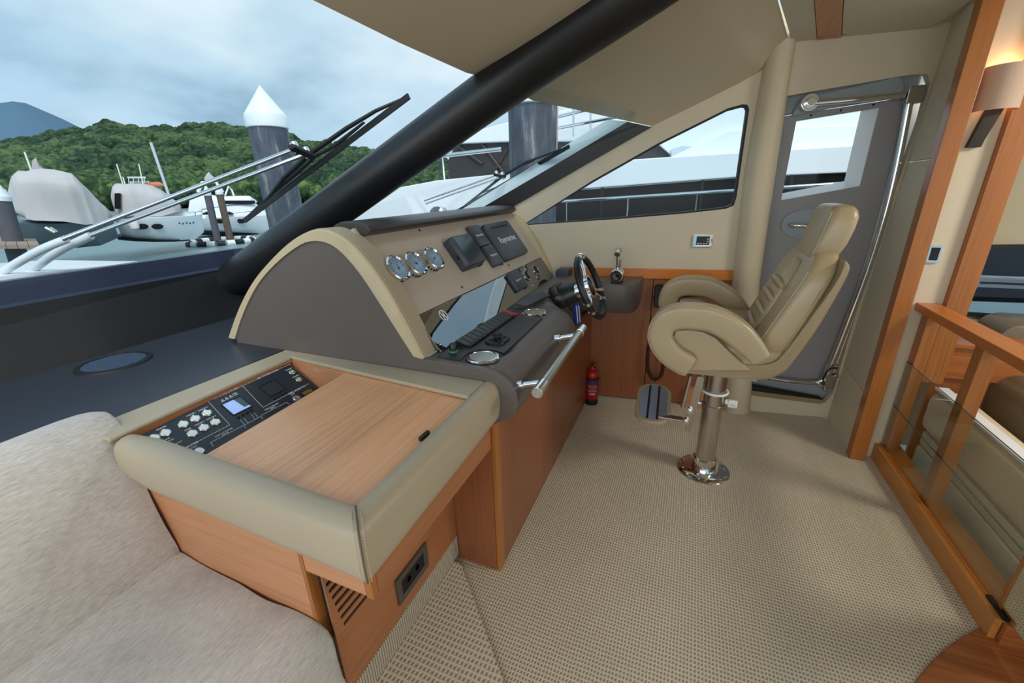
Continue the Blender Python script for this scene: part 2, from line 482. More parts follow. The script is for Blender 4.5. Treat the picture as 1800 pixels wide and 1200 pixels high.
# flush wooden landing at the lower right with a curved edge against the carpet
edge = [(1.135, 1.63)] + [tuple(onz(x, y, 0)[:2]) for x, y in ((1723, 1104), (1690, 1121), (1660, 1142), (1635, 1166), (1612, 1193), (1590, 1225))] + [(0.72, 1.05), (0.62, 0.9), (0.6, 0.2), (2.2, 0.2), (2.2, 1.63)]
mb = MB()
mb.prism([(x, y, -0.02) for x, y in edge], (0, 0, 0.03))
struct('trim_1', mb, M_HONEYX, 'honey wood landing with a curved edge against the carpet', 'landing', bevel=0.006)

# ---- starboard side
WA, WX = V((-0.554, 2.984, 0)), V((0.9914, 0.1312, 0)).normalized()
WF = frame(WA, WX, (0, 0, 1))
WN = V((WF[0][2], WF[1][2], WF[2][2]))          # points into the cabin
def onwall(x, y, off=0.0):
    return onpl(x, y, WA + WN * off, WN)
def wl(x, y, off=0.0):
    q = onwall(x, y, off) - WA
    return (q.dot(WX), q.z)
win = [wl(*p) for p in ((918, 396), (1085, 385), (1205, 375), (1276, 367), (1290, 361), (1295, 346), (1317, 192), (1314, 184), (1306, 183), (1280, 190), (1158, 251), (1040, 318))]
outer = [wl(880, 480), wl(1283, 494), (0.83, 1.0), (0.80, 2.32), wl(1385, 60), wl(1345, 118), wl(1146, 219), wl(882, 367), (-0.95, 1.36), (-0.95, 1.0)]
outer = [(-0.95, 0.98), (0.86, 0.98), (0.86, 2.30), wl(1372, 74), wl(1342, 118), wl(1146, 221), wl(884, 365), (-0.95, 1.36)]
mb = MB().plate(outer, [win], -0.05, WF)
struct('wall_starboard', mb, M_WALL, 'cream vinyl side wall around the wedge window', 'wall', smooth=False)
# dark seal around the window, then its pane
wi = []
cx = sum(p[0] for p in win) / len(win); cy = sum(p[1] for p in win) / len(win)
def inset(poly, d):
    n = len(poly); out = []
    ar = sum(poly[i][0] * poly[(i + 1) % n][1] - poly[(i + 1) % n][0] * poly[i][1] for i in range(n))
    sg = 1 if ar > 0 else -1
    for i in range(n):
        a, b, c = V(poly[i - 1]), V(poly[i]), V(poly[(i + 1) % n])
        e1, e2 = (b - a).normalized(), (c - b).normalized()
        n1, n2 = V((-e1.y, e1.x)) * sg, V((-e2.y, e2.x)) * sg
        k = (n1 + n2); k = k / max(0.35, k.dot(n1))
        out.append(tuple(b + k * d))
    return out
w = struct('window_1', MB().plate(win, [inset(win, 0.011)], -0.045, WF @ T(0, 0, -0.004)), M_RUBBER, 'wedge-shaped side window with a black seal beside the helm', 'window', smooth=False)
obj('pane', MB().plate(inset(win, 0.009), [], -0.006, WF @ T(0, 0, -0.03)), M_GLASS2, w, smooth=False)

# lower starboard side: wood lining behind the cabinet, then the door recess
def wallpt(s, z, off=0.0): return WA + WX * s + V((0, 0, z)) + WN * off
lo = 0.835; hi = wl(1283, 494)[0]
# cream pillar between the wedge window and the door
prof = [(-0.075, -0.03), (-0.07, 0.02), (-0.045, 0.055), (0.0, 0.07), (0.045, 0.055), (0.07, 0.02), (0.075, -0.03)]
secs = []
for x, y, xr in ((1283, 660, 1332), (1288, 490, 1338), (1310, 300, 1366), (1341, 128, 1392), (1382, 75, 1410)):
    l = wl(x, y, 0.03); r = wl(xr, y, 0.03)
    c = (l[0] + r[0]) / 2; hw = (r[0] - l[0]) / 2; z = l[1]
    if (x, y) == (1283, 660): z = 0.0
    secs.append([wallpt(c + a / 0.075 * hw, z, b + 0.01) for a, b in prof])
secs[-1] = [V((p.x, p.y, 2.32)) for p in secs[-2]]
struct('trim_2', MB().loft(secs), leather('pillar_vinyl', (200, 186, 158), 0.5, var=0.06), 'rounded cream pillar between side window and door', 'pillar', angle=60)

# sill wall below the door and header wall above it
DO = [wl(*p) for p in ((1345, 190), (1403, 172), (1600, 131), (1628, 128), (1636, 142), (1618, 210), (1540, 430), (1466, 690), (1452, 708), (1430, 707), (1290, 690))]
DO[0] = (0.86, DO[1][1] - .01); DO[-1] = (0.86, DO[-1][1])
hdr = [(0.86, 0.0), (1.60, 0.0), (1.68, 2.45), (0.86, 2.45)]
DOr = [(0.872, wl(1300, 690)[1]), wl(1430, 706), wl(1450, 708), wl(1464, 692), wl(1540, 430), wl(1618, 210), wl(1635, 145), wl(1630, 130), wl(1600, 131), (0.872, wl(1400, 171)[1])]
mb = MB().plate(hdr, [DOr], -0.04, WF)
struct('wall_starboard', mb, M_WALL, 'cream wall around the starboard door opening', 'wall', smooth=False)
# the door: moulded grey frame, leaf with a window, rods and lever
DZ = -0.075
dr = thing('door_1', 'grey moulded starboard door with a slanted window and steel rods', 'door', wallpt(1.2, 0.2, DZ))
dr['kind'] = 'structure'
big = [(0.875, -0.05), (1.66, -0.05), (1.70, 2.16), (0.875, 2.16)]
def wd(x, y): return wl(x, y, DZ)
dwin = [wd(1400, 212), wd(1545, 189), wd(1511, 327), wd(1373, 352)]
o_ = wd(1340, 680); 
leaf = [(0.885, 0.26), wd(1449, 668), wd(1530, 430), wd(1588, 200), wd(1586, 172), (0.885, wd(1390, 207)[1])]
obj('door_leaf', MB().plate(leaf, [dwin], 0.03, WF @ T(0, 0, DZ - 0.03)), M_DOORG, dr, bevel=0.004)
obj('door_frame', MB().plate(big, [inset(leaf, -0.004)], 0.025, WF @ T(0, 0, DZ - 0.035)), M_FRAMEG, dr, bevel=0.006)
# deep reveal of the door window, aft and lower sides
rv = MB()
ip = [wallpt(*p, DZ) for p in dwin]
op = [wallpt(p[0] - 0.045, p[1] + (0.03 if i > 1 else 0), DZ - 0.10) for i, p in enumerate(dwin)]
op[0] = wallpt(dwin[0][0] - .02, dwin[0][1], DZ - .10); op[3] = wallpt(dwin[3][0] - .02, dwin[3][1] + .03, DZ - .10)
rv.add(ip + op, [(0, 4, 5, 1), (1, 5, 6, 2), (2, 6, 7, 3), (3, 7, 4, 0)])
obj('window_reveal', rv, M_GEL, dr, smooth=False)
obj('pane', MB().add(op, [(0, 1, 2, 3)]), M_GLASS, dr, smooth=False)
rim = [(p[0], p[1]) for p in dwin]
# curved moulding above the leaf
hd = [wd(1388, 206), wd(1586, 165), wd(1588, 150), wd(1580, 136), wd(1408, 173)]
obj('header_moulding', MB().plate(hd, [], 0.03, WF @ T(0, 0, DZ)), M_FRAMEG, dr, bevel=0.012, seg=3)
path = [onwall(x, y, 0.0) for x, y in ((1424, 182), (1500, 176), (1590, 167))]
obj('steel_rod', MB().tube(path, 0.016, 12), M_CHROME, dr)
path = [onwall(x, y, -0.01) for x, y in ((1600, 168), (1570, 320), (1533, 450), (1487, 575), (1450, 668))]
obj('steel_rod', MB().tube(smooth_path(path, 5), 0.020, 12), M_CHROME, dr)
path = [onwall(x, y, -0.01) for x, y in ((1598, 185), (1560, 360), (1520, 500), (1478, 620), (1462, 664))]
obj('steel_rod', MB().tube(smooth_path(path, 5), 0.006, 8), M_CHROME, dr)
path = [onwall(x, y, -0.02) for x, y in ((1350, 664), (1400, 671), (1432, 672), (1449, 664), (1455, 640))]
obj('steel_rod', MB().tube(smooth_path(path, 5), 0.013, 10), M_CHROME, dr)
q = onwall(1421, 181, -0.02)
obj('rod_mount', MB().cyl(q, q + WN * 0.03, 0.045, 20).cyl(q, q + WN * 0.055, 0.026, 16), M_CHROME, dr, bevel=0.004)
q = onwall(1602, 168, -0.03)
obj('hinge_bracket', MB().cbox((0, 0, 0.02), (0.075, 0.085, 0.05), frame(q, WX, (0, 0, 1))), M_STEEL, dr, bevel=0.006)
q = onwall(1455, 667, -0.03)
hb = MB().cbox((0, 0, 0.02), (0.06, 0.10, 0.05), frame(q, WX, (0, 0, 1)))
for dx, dz in ((-.05, -.03), (-.02, -.055), (.02, .05)): hb.cyl(q + WX * dx + V((0, 0, dz)) + WN * .0, q + WX * dx + V((0, 0, dz)) + WN * .06, .014, 10)
obj('lower_hinge', hb, M_STEEL, dr, bevel=0.004)
path = [onwall(x, y, 0.03) for x, y in ((1446, 668), (1452, 655), (1462, 647), (1472, 647))]
obj('hinge_cable', MB().tube(smooth_path(path, 4), 0.006, 6), M_RUBBER, dr)
q = wallpt(*wd(1412, 393), DZ)
obj('handle_recess', MB().plate(circ(0.125, 28, ry=0.085), [circ(0.112, 28, ry=0.072)], 0.012, frame(q, WX, (0, 0, 1))).plate(circ(0.113, 28, ry=0.073), [], 0.002, frame(q, WX, (0, 0, 1))), M_FRAMEG, dr, bevel=0.003)
path = [wallpt(*wd(x, y), DZ + o) for x, y, o in ((1389, 395, .02), (1396, 395, .035), (1412, 396, .04), (1430, 398, .035))]
obj('lever_handle', MB().tube(smooth_path(path, 4), 0.014, 10), M_CHROME, dr)
for x, y in ((1425, 203), (1478, 194), (1535, 184)):
    q = wallpt(*wd(x, y), DZ)
    obj('screw', MB().cyl(q, q + WN * .004, .006, 8), M_RUBBER, dr)
# rubber threshold with a strip of beige mesh
sl = [onwall(1300, 684, 0.012), onwall(1446, 703, 0.012), onwall(1443, 710, 0.012), onwall(1298, 692, 0.012)]
mb = MB().prism(sl, -WN * 0.03)
struct('trim_3', mb, plain('sill_mesh', (150, 128, 92), 0.8, bmp=0.8, bscale=260, var=.2), 'beige mesh strip along the door sill', 'sill')
mb = MB().prism([onwall(1296, 674, 0.006), onwall(1380, 690, 0.006), onwall(1446, 702, 0.006), onwall(1300, 684, 0.006)], -WN * 0.05)
struct('trim_4', mb, M_RUBBER, 'black rubber threshold under the starboard door', 'threshold')

# return panel beside the door, the wooden post, the cream strip and the second post (bulkhead at Y = 2.76)
def lean(yb, zt=2.3): return yb
P0 = V((1.008, 3.192, 0)); LN = V((0.040, 0.003, 1.0)); P1 = V((1.012, 2.757, 0))
seam1 = 0.62; seam2 = 1.72
for z0, z1 in ((0.0, 0.40), (0.404, 1.63), (1.634, 2.34)):
    mb = MB().prism([P0 + LN * z0, P1 + V((0, 0, z0)), P1 + V((0.03, 0, z0)), P0 + LN * z0 + V((0.03, 0, 0))], V((0, 0, z1 - z0))) if False else MB().loft([[P0 + LN * z, P1 + V((0, 0, z)), P1 + V((0.03, 0, z)), P0 + LN * z + V((0.03, 0, 0))] for z in (z0, z1)])
    struct('wall_aft', mb, M_WALL, 'cream return panel beside the starboard door, %s piece' % {0.0: 'lowest', 0.404: 'tall middle', 1.634: 'top'}[z0], 'wall', bevel=0.003)
mb = MB().box((1.006, 2.688, 0), (1.080, 2.757, 2.262))
struct('trim_5', mb, M_HONEYZ, 'tall honey wood post nearest the starboard door', 'post', bevel=0.004)
yb = 2.757
mb = MB().prism([ony(1518, 803, yb), ony(1538, 768, yb), ony(1690, 545, yb), ony(1822, 90, yb), ony(1845, -30, yb), ony(1750, -30, yb), ony(1740, 30, yb)], (0, 0.03, 0))
cs = [V((1.078, yb, 0.0)), V((1.225, yb, 0.0)), V((1.225, yb, 2.33)), V((1.078, yb, 2.33))]
struct('wall_bulkhead', MB().prism(cs, (0, 0.03, 0)), M_WALL, 'cream bulkhead strip between the two wooden posts', 'wall', bevel=0.002)
mb = MB().box((1.225, 2.72, 0.52), (1.315, 2.79, 2.262))
struct('trim_6', mb, M_HONEYZ, 'second honey wood post beside the saloon window', 'post', bevel=0.004)

def resample_pts(P, n):
    d = [0]
    for i in range(1, len(P)): d.append(d[-1] + (P[i] - P[i - 1]).length)
    out = []
    for k in range(n):
        t = d[-1] * k / (n - 1)
        i = min(max(j for j in range(len(d)) if d[j] <= t + 1e-9), len(P) - 2)
        out.append(P[i].lerp(P[i + 1], (t - d[i]) / max(1e-9, d[i + 1] - d[i])))
    return out
# ---- overhead: front lip, drooping to starboard, up to the headlining
zc = 2.265
def seamA(y): return V((0.222 + (y - 2.363) * 0.234, y, zc))
lipx = [(-2.4, -0.93), (-1.0, -0.925), (0.0, -0.922), (0.5, -0.922), (0.98, -0.922), (1.34, -0.93)]
frontpts = [V((x, y, 2.0)) for y, x in lipx] + [onz(820, 128, 2.0), onz(870, 140, 2.0), onz(935, 176, 1.995)]
backpts = [seamA(y) for y in (-2.4, -1.0, 0.0, 0.5, 0.95, 1.25, 1.6, 1.75, 2.05)]
wallline = [onwall(x, y, 0.0) for x, y in ((1146, 222), (1240, 176), (1300, 146), (1342, 122), (1362, 92), (1387, 72))]
NR = 25
wl_s = resample_pts(wallline, NR)
rows = []
for k in range(NR):
    t = k / (NR - 1)
    row = []
    for a, b in zip(frontpts, backpts):
        p = a.lerp(b, t); row.append(p)
    e, w_ = row[-1], wl_s[k]
    for s_ in (.2, .4, .6, .8, .92, 1.0, 1.04):
        p = e.lerp(w_, s_); row.append(p)
    rows.append(row)
up = [[p + V((0.0, 0, 0.06)) for p in r] for r in rows]
mb = MB().grid(rows)
mb.grid([rows[0], [p + V((0.015, 0, 0.05)) for p in rows[0]], [p + V((0.04, 0, 0.30)) for p in rows[0]]])
struct('ceiling', mb, M_CEIL, 'beige padded overhead lip above the windscreen', 'ceiling', angle=50)
# headlining bands further aft: cream band, wood strip, large panels
def skew(xs0, xs1, y0, y1, z, mat, lab, name='ceiling', th=.04):
    f0, f1 = xs0, xs1
    return struct(name, MB().prism([(f0(y0), y0, z), (f1(y0), y0, z), (f1(y1), y1, z), (f0(y1), y1, z)], (0, 0, th)), mat, lab, 'ceiling' if name == 'ceiling' else 'trim', bevel=.004)
sA = lambda y: 0.224 + (y - 2.363) * 0.234
sB = lambda y: 0.364 + (y - 2.435) * 0.226
sC = lambda y: 0.477 + (y - 2.491) * 0.235
kx = lambda v: (lambda y: v)
skew(sA, lambda y: sB(y) - .002, -2.4, 3.2, zc, M_CEILC, 'cream headlining band beside the overhead lip')
skew(sB, sC, -2.4, 3.2, zc - .003, wood('ceiling_wood', (186, 116, 66), 'Y'), 'wooden strip across the headlining', 'trim_7')
skew(lambda y: sC(y) + .002, kx(1.02), -2.4, 3.2, zc, M_CEILC, 'large cream headlining panel beside the wooden strip')
skew(kx(1.022), kx(3.4), -2.4, 3.4, zc + .02, M_CEILC, 'cream headlining panel over the saloon')
# wooden cornice running along the top of the starboard wall and bulkhead
def cor(p, q, h=0.035, t=0.02):
    p, q = V(p), V(q); d = (q - p).normalized(); s = d.cross(V((0, 0, 1)))
    return MB().prism([p, q, q + V((0, 0, h)), p + V((0, 0, h))], s * t)
cw = wood('cornice_wood', (170, 96, 52), 'X')
struct('trim_8', cor(onwall(1434, 70, 0.03), onwall(1640, 38, 0.03), 0.03), cw, 'thin wooden cornice above the starboard door', 'trim', bevel=0.003)
struct('trim_9', MB().box((1.0, 2.66, 2.235), (1.7, 2.757, 2.264)), cw, 'wooden cornice over the sconce bulkhead', 'trim', bevel=0.006)

# ---- saloon side seen past the second post
yS = 3.35
so = [(1.3, -0.2), (3.6, -0.2), (3.6, 2.3), (1.3, 2.3)]
hole = [ony(x, y, yS) for x, y in ((1662, 548), (1683, 434), (1860, 432), (1860, 562))]
hole2 = [ony(x, y, yS) for x, y in ((1786, 180), (1795, 140), (1870, 120), (1870, 172))]
SF = frame((0, yS, 0), (1, 0, 0), (0, 0, 1))
mb = MB().plate(so, [[(p.x, p.z) for p in hole], [(p.x, p.z) for p in hole2]], 0.03, SF @ T(0, 0, -0.03))
struct('wall_saloon', mb, plain('saloon_wall_vinyl', (176, 164, 136), 0.65), 'cream saloon wall around the low dark window', 'wall', smooth=False)
hh = [(p.x, p.z) for p in hole]
w = struct('window_2', MB().plate(inset(hh, -0.012), [inset(hh, 0.012)], 0.02, SF), M_RUBBER, 'low saloon window behind the rail partition', 'window', smooth=False)
obj('pane', MB().plate(hh, [], 0.005, SF @ T(0, 0, -0.02)), glass('saloon_tint', (216, 220, 224), 0.15, 0.25), w, smooth=False)
hh = [(p.x, p.z) for p in hole2]
w = struct('window_3', MB().plate(inset(hh, -0.01), [inset(hh, 0.008)], 0.02, SF), M_RUBBER, 'small high saloon window at the right edge', 'window', smooth=False)
obj('pane', MB().plate(hh, [], 0.005, SF @ T(0, 0, -0.02)), M_GLASS, w, smooth=False)

# ---- windscreen: black sill, fascia and dash, black pillars, panes
dashpts = [(-2.43, -2.4), (-1.765, -2.4), (-1.765, 0.40), (-1.63, 0.52), (-1.63, 1.24), (-1.3, 1.3), (-1.3, 2.88), (-1.9, 2.82), (-2.37, 1.62)]
M_DW = M_DASH
mb = MB().prism([(x, y, 0.84) for x, y in dashpts], (0, 0, 0.06))
struct('trim_10', mb, M_DASH, 'charcoal dash top below the windscreen', 'dash')
fa = [V((-2.43, -2.4, .9)), V((-2.37, 1.62, .9)), V((-1.9, 2.84, .9))]
fb = [V((-2.45, -2.4, 1.165)), V((-2.445, 1.67, 1.165)), V((-1.95, 2.87, 1.165))]
fc = [V((-2.47, -2.4, 1.175)), V((-2.465, 1.67, 1.175)), V((-1.97, 2.88, 1.175))]
fd = [V((-2.47, -2.4, 1.262)), V((-2.46, 1.69, 1.262)), V((-1.98, 2.89, 1.262))]
fe = [p + V((-0.05, 0.0, 0)) for p in fd]
mb = MB().grid([fa, fb])
struct('trim_11', mb, M_DASHV, 'black upright fascia below the windscreen', 'fascia', smooth=False)
mb = MB().grid([fb, fc, fd, fe, [p + V((0, 0, -.4)) for p in fe]])
struct('trim_12', mb, plain('navy_sill_vinyl', (46, 56, 76), 0.4, bmp=0.06), 'dark blue padded sill along the windscreen foot', 'sill', smooth=False)
# round air grille let into the dash top
M_VENT = plain('vent_slat_sky_sheen', (70, 86, 108), .3)  # sky reflection put into the slats' lighter blue colour
vg = thing('air_vent', 'round black air grille let into the dash top', 'vent', (-2.2, 0.875, 0.9))
VM = T(-2.2, 0.875, 0.9)
obj('ring', MB().lathe([(0.105, 0), (0.128, 0), (0.126, .006), (0.107, .008)], 36, VM, closed=True), M_RUBBER, vg)
obj('backing', MB().lathe([(0.0, .001), (0.106, .001)], 36, VM), M_RUBBER, vg)
for i in range(17):
    x = -0.096 + i * 0.012
    h = math.sqrt(max(0, 0.105 ** 2 - x * x))
    obj('slat', MB().box((x - .0035, -h, .002), (x + .0035, h, .007), VM), M_VENT, vg)
# pillars
A = V((-2.40, 1.66, 1.12)); B = onz(883, 150, 1.965); C = onz(1150, -35, 2.185)
path = smooth_path([A + (A - B) * .22, A, A.lerp(B, 0.5), B, C, C + (C - B) * .5], 6)
n_ = len(path)
sec = [(0.115 * math.cos(2 * math.pi * j / 20), 0.095 * math.sin(2 * math.pi * j / 20)) for j in range(20)]
mb = MB().sweep(path, sec, up=(0, 0, 1), scale=[1.12 - 0.22 * i / (n_ - 1) for i in range(n_)])
struct('trim_13', mb, M_BLACK, 'thick black leather windscreen pillar rising over the helm', 'pillar', angle=60)
a0, a1 = wl(806, 374, 0.02), wl(1146, 221, 0.02)
mb = MB()
pa = [onwall(x, y, 0.03) for x, y in ((837, 371), (975, 290), (1103, 214))]
pb = [onwall(x, y, 0.012) for x, y in ((894, 368), (1020, 295), (1146, 223))]
mb.grid([[p - WN * .10 for p in pa], pa, pb, [p - WN * .06 for p in pb]])
struct('trim_14', mb, M_BLACK, 'black edge strip between windscreen and side wall', 'trim', smooth=False)
# panes
g0 = [V((-2.50, -2.4, 1.255)), V((-2.50, 1.66, 1.255)), V((-2.02, 2.86, 1.275))]
g1 = [V((-0.97, -2.4, 2.0)), V((-0.95, 1.93, 2.0)), onwall(1140, 216, -0.02)]
g1 = [b + (b - c).normalized() * .07 for b, c in zip(g1, g0)]
mb = MB().add([g0[0], g0[1], g1[1], g1[0]], [(0, 1, 2, 3)])
struct('window_4', mb, M_GLASS, 'wide forward windscreen pane', 'window', smooth=False)
mb = MB().add([g0[1], g0[2], g1[2], g1[1]], [(0, 1, 2), (0, 2, 3)])
struct('window_5', mb, M_GLASS, 'triangular windscreen pane above the helm console', 'window', smooth=False)
# ================================================================== HELM CONSOLE
hc = thing('helm_console', 'curved leather-trimmed helm console with gauges and switches below the windscreen', 'console', (-0.9, 2.0, 0))
YN, YF = 1.235, 2.84
arch = [ony(x, y, YN) for x, y in ((403, 592), (420, 545), (443, 500), (470, 465), (505, 430), (540, 408), (570, 403), (600, 415), (625, 435), (655, 470), (685, 515), (715, 570), (745, 630))]
arch = smooth_path(arch, 4)
arch_in = [ony(x, y, YN) for x, y in ((415, 595), (430, 550), (455, 500), (490, 460), (530, 430), (555, 423), (580, 427), (605, 445), (635, 480), (665, 525), (700, 580), (729, 625))]
arch_in = smooth_path(arch_in, 5)
def resample(P, n):
    d = [0]
    for i in range(1, len(P)): d.append(d[-1] + (P[i] - P[i - 1]).length)
    out = []
    for k in range(n):
        t = d[-1] * k / (n - 1); i = max(j for j in range(len(d)) if d[j] <= t + 1e-9); i = min(i, len(P) - 2)
        f = (t - d[i]) / max(1e-9, d[i + 1] - d[i]); out.append(P[i].lerp(P[i + 1], f))
    return out
AO, AI = resample(arch, 46), resample(arch_in, 46)
def arch_piece(y0, y1, name, mat_side):
    secs = []
    for o, i in zip(AO, AI):
        m = o.lerp(i, .12)
        secs.append([V((o.x, y0 + .008, o.z)), V((m.x, y0, m.z)), V((i.x, y0, i.z)), V((i.x, y1, i.z)), V((m.x, y1, m.z)), V((o.x, y1 - .008, o.z))])
    return obj(name, MB().loft(secs), mat_side, hc, angle=50)
an = arch_piece(YN - 0.008, YN + 0.092, 'near_arch', M_ARCH)
af = arch_piece(YF, YF + 0.10, 'far_arch', M_ARCH)
# darker leather crown of the near arch, past the stitched seam
secs = []
for o, i in zip(AO, AI):
    u = (o - i).normalized() * 0.0025
    secs.append([V((o.x, YN + .006, o.z)) + u, V((o.x, YN + .088, o.z)) + u, V((o.x, YN + .088, o.z)) - u * 2, V((o.x, YN + .006, o.z)) - u * 2])
obj('crown_cover', MB().loft(secs), M_ARCHT, an, angle=50)
st = MB()
for k in range(0, 45):
    for j in range(3):
        a = AO[k].lerp(AO[k + 1], j / 3); b = AO[k].lerp(AO[k + 1], j / 3 + .2)
        for q in (YN + .002, YN + .012):
            d = (AO[k] - AI[k]).normalized() * 0.003
            if (a - b).length > 1e-4: st.cyl(V((a.x, q, a.z)) + d * (1 if q > YN + .005 else .2), V((b.x, q, b.z)) + d * (1 if q > YN + .005 else .2), .0013, 4)
o = obj('stitching', st, M_ARCH, an); o['kind'] = 'stuff'
# side panels
nose = [(-0.64, .946), (-0.58, .938), (-0.537, .912), (-0.512, .874), (-0.507, .83), (-0.516, .79), (-0.541, .76), (-0.58, .741)]
side = [(p.x, p.z) for p in AI] + [(-0.885, .952)] + nose + [(-0.64, .70), (-1.94, .70)]
def yplate(poly, y0, th): return MB().prism([(x, y0, z) for x, z in poly], (0, th, 0))
obj('side_panel', yplate(side, YN - .001, .03), M_GREY, hc, bevel=0.004)
side2 = [(p.x, p.z) for p in AI] + [(-0.885, .952), (-0.885, .75), (-1.94, .75)]
obj('side_panel', yplate(side2, YF + .002, .06), M_GREY, hc)
# brow hood over the instruments
bp = [(-1.32, 1.375), (-1.32, 1.432), (-1.28, 1.446), (-1.19, 1.444), (-1.15, 1.432), (-1.137, 1.415), (-1.15, 1.40), (-1.20, 1.385)]
obj('brow_hood', MB().prism([(x, YN + .094, z) for x, z in bp], (0, YF - YN - .094, 0)), M_BROW, hc, bevel=0.006)
obj('back_shell', MB().prism([(-1.95, YN + .06, .9), (-1.31, YN + .06, 1.40), (-1.2, YN + .06, 1.385), (-0.92, YN + .06, .93)], (0, YF - YN - .06, 0)), M_BROW, hc)
# sloped instrument panel
PO, PU, PN = V((-1.19, 0, 1.40)), V((-.5925, 0, .8056)), V((.8056, 0, .5925))
PF = frame(PO, (0, 1, 0), PU)
def pan(x, y, off=0.0):
    q = onpl(x, y, PO + PN * off, PN) - PO
    return (q.y, q.dot(PU))
UP = obj('instrument_panel', MB().box((YN + .075, -.383, -.02), (YF + .01, 0.03, 0), PF), M_PANEL, hc, bevel=0.002)
BL = obj('gloss_panel', MB().box((YN + .08, -.556, -.012), (YF + .005, -.387, 0.002), PF), M_GLOSSBLK, hc, bevel=0.002)
for x, y in ((737, 405), (832, 385), (812, 505), (894, 466)):
    u, v = pan(x, y)
    obj('screw', MB().lathe([(0, .004), (.004, .004), (.006, 0)], 10, PF @ T(u, v, 0)), M_RUBBER, UP)
for x, y in ((774, 605), (864, 549), (818, 513), (936, 502)):
    u, v = pan(x, y)
    obj('screw', MB().lathe([(0, .005), (.004, .005), (.006, 0)], 10, PF @ T(u, v, 0.002)), M_STEEL, BL)
# emblem on the gloss panel: a ring cut by two strokes
u, v = pan(776, 556); EM = PF @ T(u + .012, v, 0.003)
em = MB().plate(circ(.026, 28), [circ(.021, 28)], .0006, EM)
em.add([(-.012, -.02, .0006), (-.006, -.02, .0006), (.012, .02, .0006), (.006, .02, .0006)], [(0, 1, 2, 3)], EM)
em.add([(-.013, .017, .0006), (-.008, .02, .0006), (-.002, -.002, .0006), (-.008, -.012, .0006)], [(0, 1, 2, 3)], EM)
em.add([(.013, -.017, .0006), (.008, -.02, .0006), (.002, .002, .0006), (.008, .012, .0006)], [(0, 1, 2, 3)], EM)
obj('emblem', em, M_WHITEPRINT, BL, smooth=False)
# gauges
GH = 0.045
for k, (x, y) in enumerate(((701, 470), (732.5, 462), (764, 453))):
    u, v = pan(x, y, GH)
    GM = PF @ T(u, v, 0)
    g = obj('gauge', MB().lathe([(.050, 0), (.050, GH - .008), (.056, GH - .006), (.057, GH), (.052, GH + .004), (.046, GH), (.046, GH - .004), (0, GH - .004)], 32, GM), M_CHROME, hc, angle=50)
    obj('dial', MB().lathe([(0, GH - .0025), (.0455, GH - .0025)], 32, GM), M_DIAL, g)
    tk = MB()
    for j in range(13):
        a = math.radians(-30 + 240 * j / 12)
        r0 = .034 if j % 2 else .030
        c, s_ = math.cos(a), math.sin(a)
        tk.add([(r0 * c - .001 * s_, r0 * s_ + .001 * c, GH - .0018), (.042 * c - .001 * s_, .042 * s_ + .001 * c, GH - .0018), (.042 * c + .001 * s_, .042 * s_ - .001 * c, GH - .0018), (r0 * c + .001 * s_, r0 * s_ - .001 * c, GH - .0018)], [(0, 1, 2, 3)], GM)
    obj('tick_marks', tk, M_COVER, g, smooth=False)
    a = math.radians((70, 130, 200)[k]); c, s_ = math.cos(a), math.sin(a)
    nb = MB().add([(-.01 * c - .0016 * s_, -.01 * s_ + .0016 * c, GH - .001), (.036 * c, .036 * s_, GH - .001), (-.01 * c + .0016 * s_, -.01 * s_ - .0016 * c, GH - .001)], [(0, 1, 2)], GM)
    nb.lathe([(0, GH + .001), (.004, GH + .001), (.005, GH - .003)], 10, GM)
    obj('needle', nb, M_COVER, g, smooth=False)
    sl = MB()
    for j in range(9):
        a = math.radians(-150 + j * 16); c, s_ = math.cos(a), math.sin(a)
        sl.cbox((0, 0, 0), (.004, .006, .012), GM @ T(.0495 * c, .0495 * s_, .02) @ Matrix.Rotation(a, 4, 'Z'))
    obj('vent_slots', sl, M_RUBBER, g)
# slip-on covers over the instruments (each lifts off)
def cover(name, label, pts, h, group, txt=None, tsize=.02, glassy=False, groove=False):
    q = [pan(x, y, h) for x, y in pts]
    u0 = (q[0][0] + q[3][0]) / 2; u1 = (q[1][0] + q[2][0]) / 2; v1 = (q[0][1] + q[1][1]) / 2; v0 = (q[2][1] + q[3][1]) / 2
    cu, cv, w, hh = (u0 + u1) / 2, (v0 + v1) / 2, u1 - u0, v1 - v0
    CM = PF @ T(cu, cv, 0.002)
    t = thing(name, label, 'cover', CM.translation, group)
    secs = []
    for k, z in ((1.0, 0), (1.0, h * .55), (.975, h * .9), (.93, h)):
        secs.append([(a * k, b * k, z) for a, b in rrect(w, hh, min(w, hh) * .09, 3)])
    obj('shell', MB().loft(secs, M=CM), M_COVER if not glassy else M_COVER, t, angle=45)
    if txt:
        text('lettering', txt, tsize, M_WHITEPRINT, CM @ T(0, 0.0, h + .0008), t)
    if glassy:
        obj('screen_face', MB().cbox((w * .03, 0, h + .0005), (w * .86, hh * .86, .003), CM), plain('teal_screen', (58, 70, 76), 0.12), t, bevel=.002)
        obj('side_notch', MB().cbox((-w * .5, -hh * .12, h * .5), (.004, .02, .012), CM), M_RUBBER, t)
    if groove:
        obj('slot', MB().cbox((0, hh * .36, h + .0002), (w * .62, .012, .002), CM), M_RUBBER, t)
        obj('ridge', MB().cbox((0, -hh * .36, h + .0002), (w * .62, .006, .004), CM), M_COVER, t)
    else:
        obj('pull_tab', MB().cbox((w * .36, -hh * .5, h * .35), (.016, .014, h * .5), CM), M_COVER, t, bevel=.002)
    return t
G_ = None
cover('display_cover', 'thick bare slate screen housing left of the small lettered covers on the console', ((788, 416), (822, 409), (858, 456), (827, 468)), .055, G_, glassy=True)
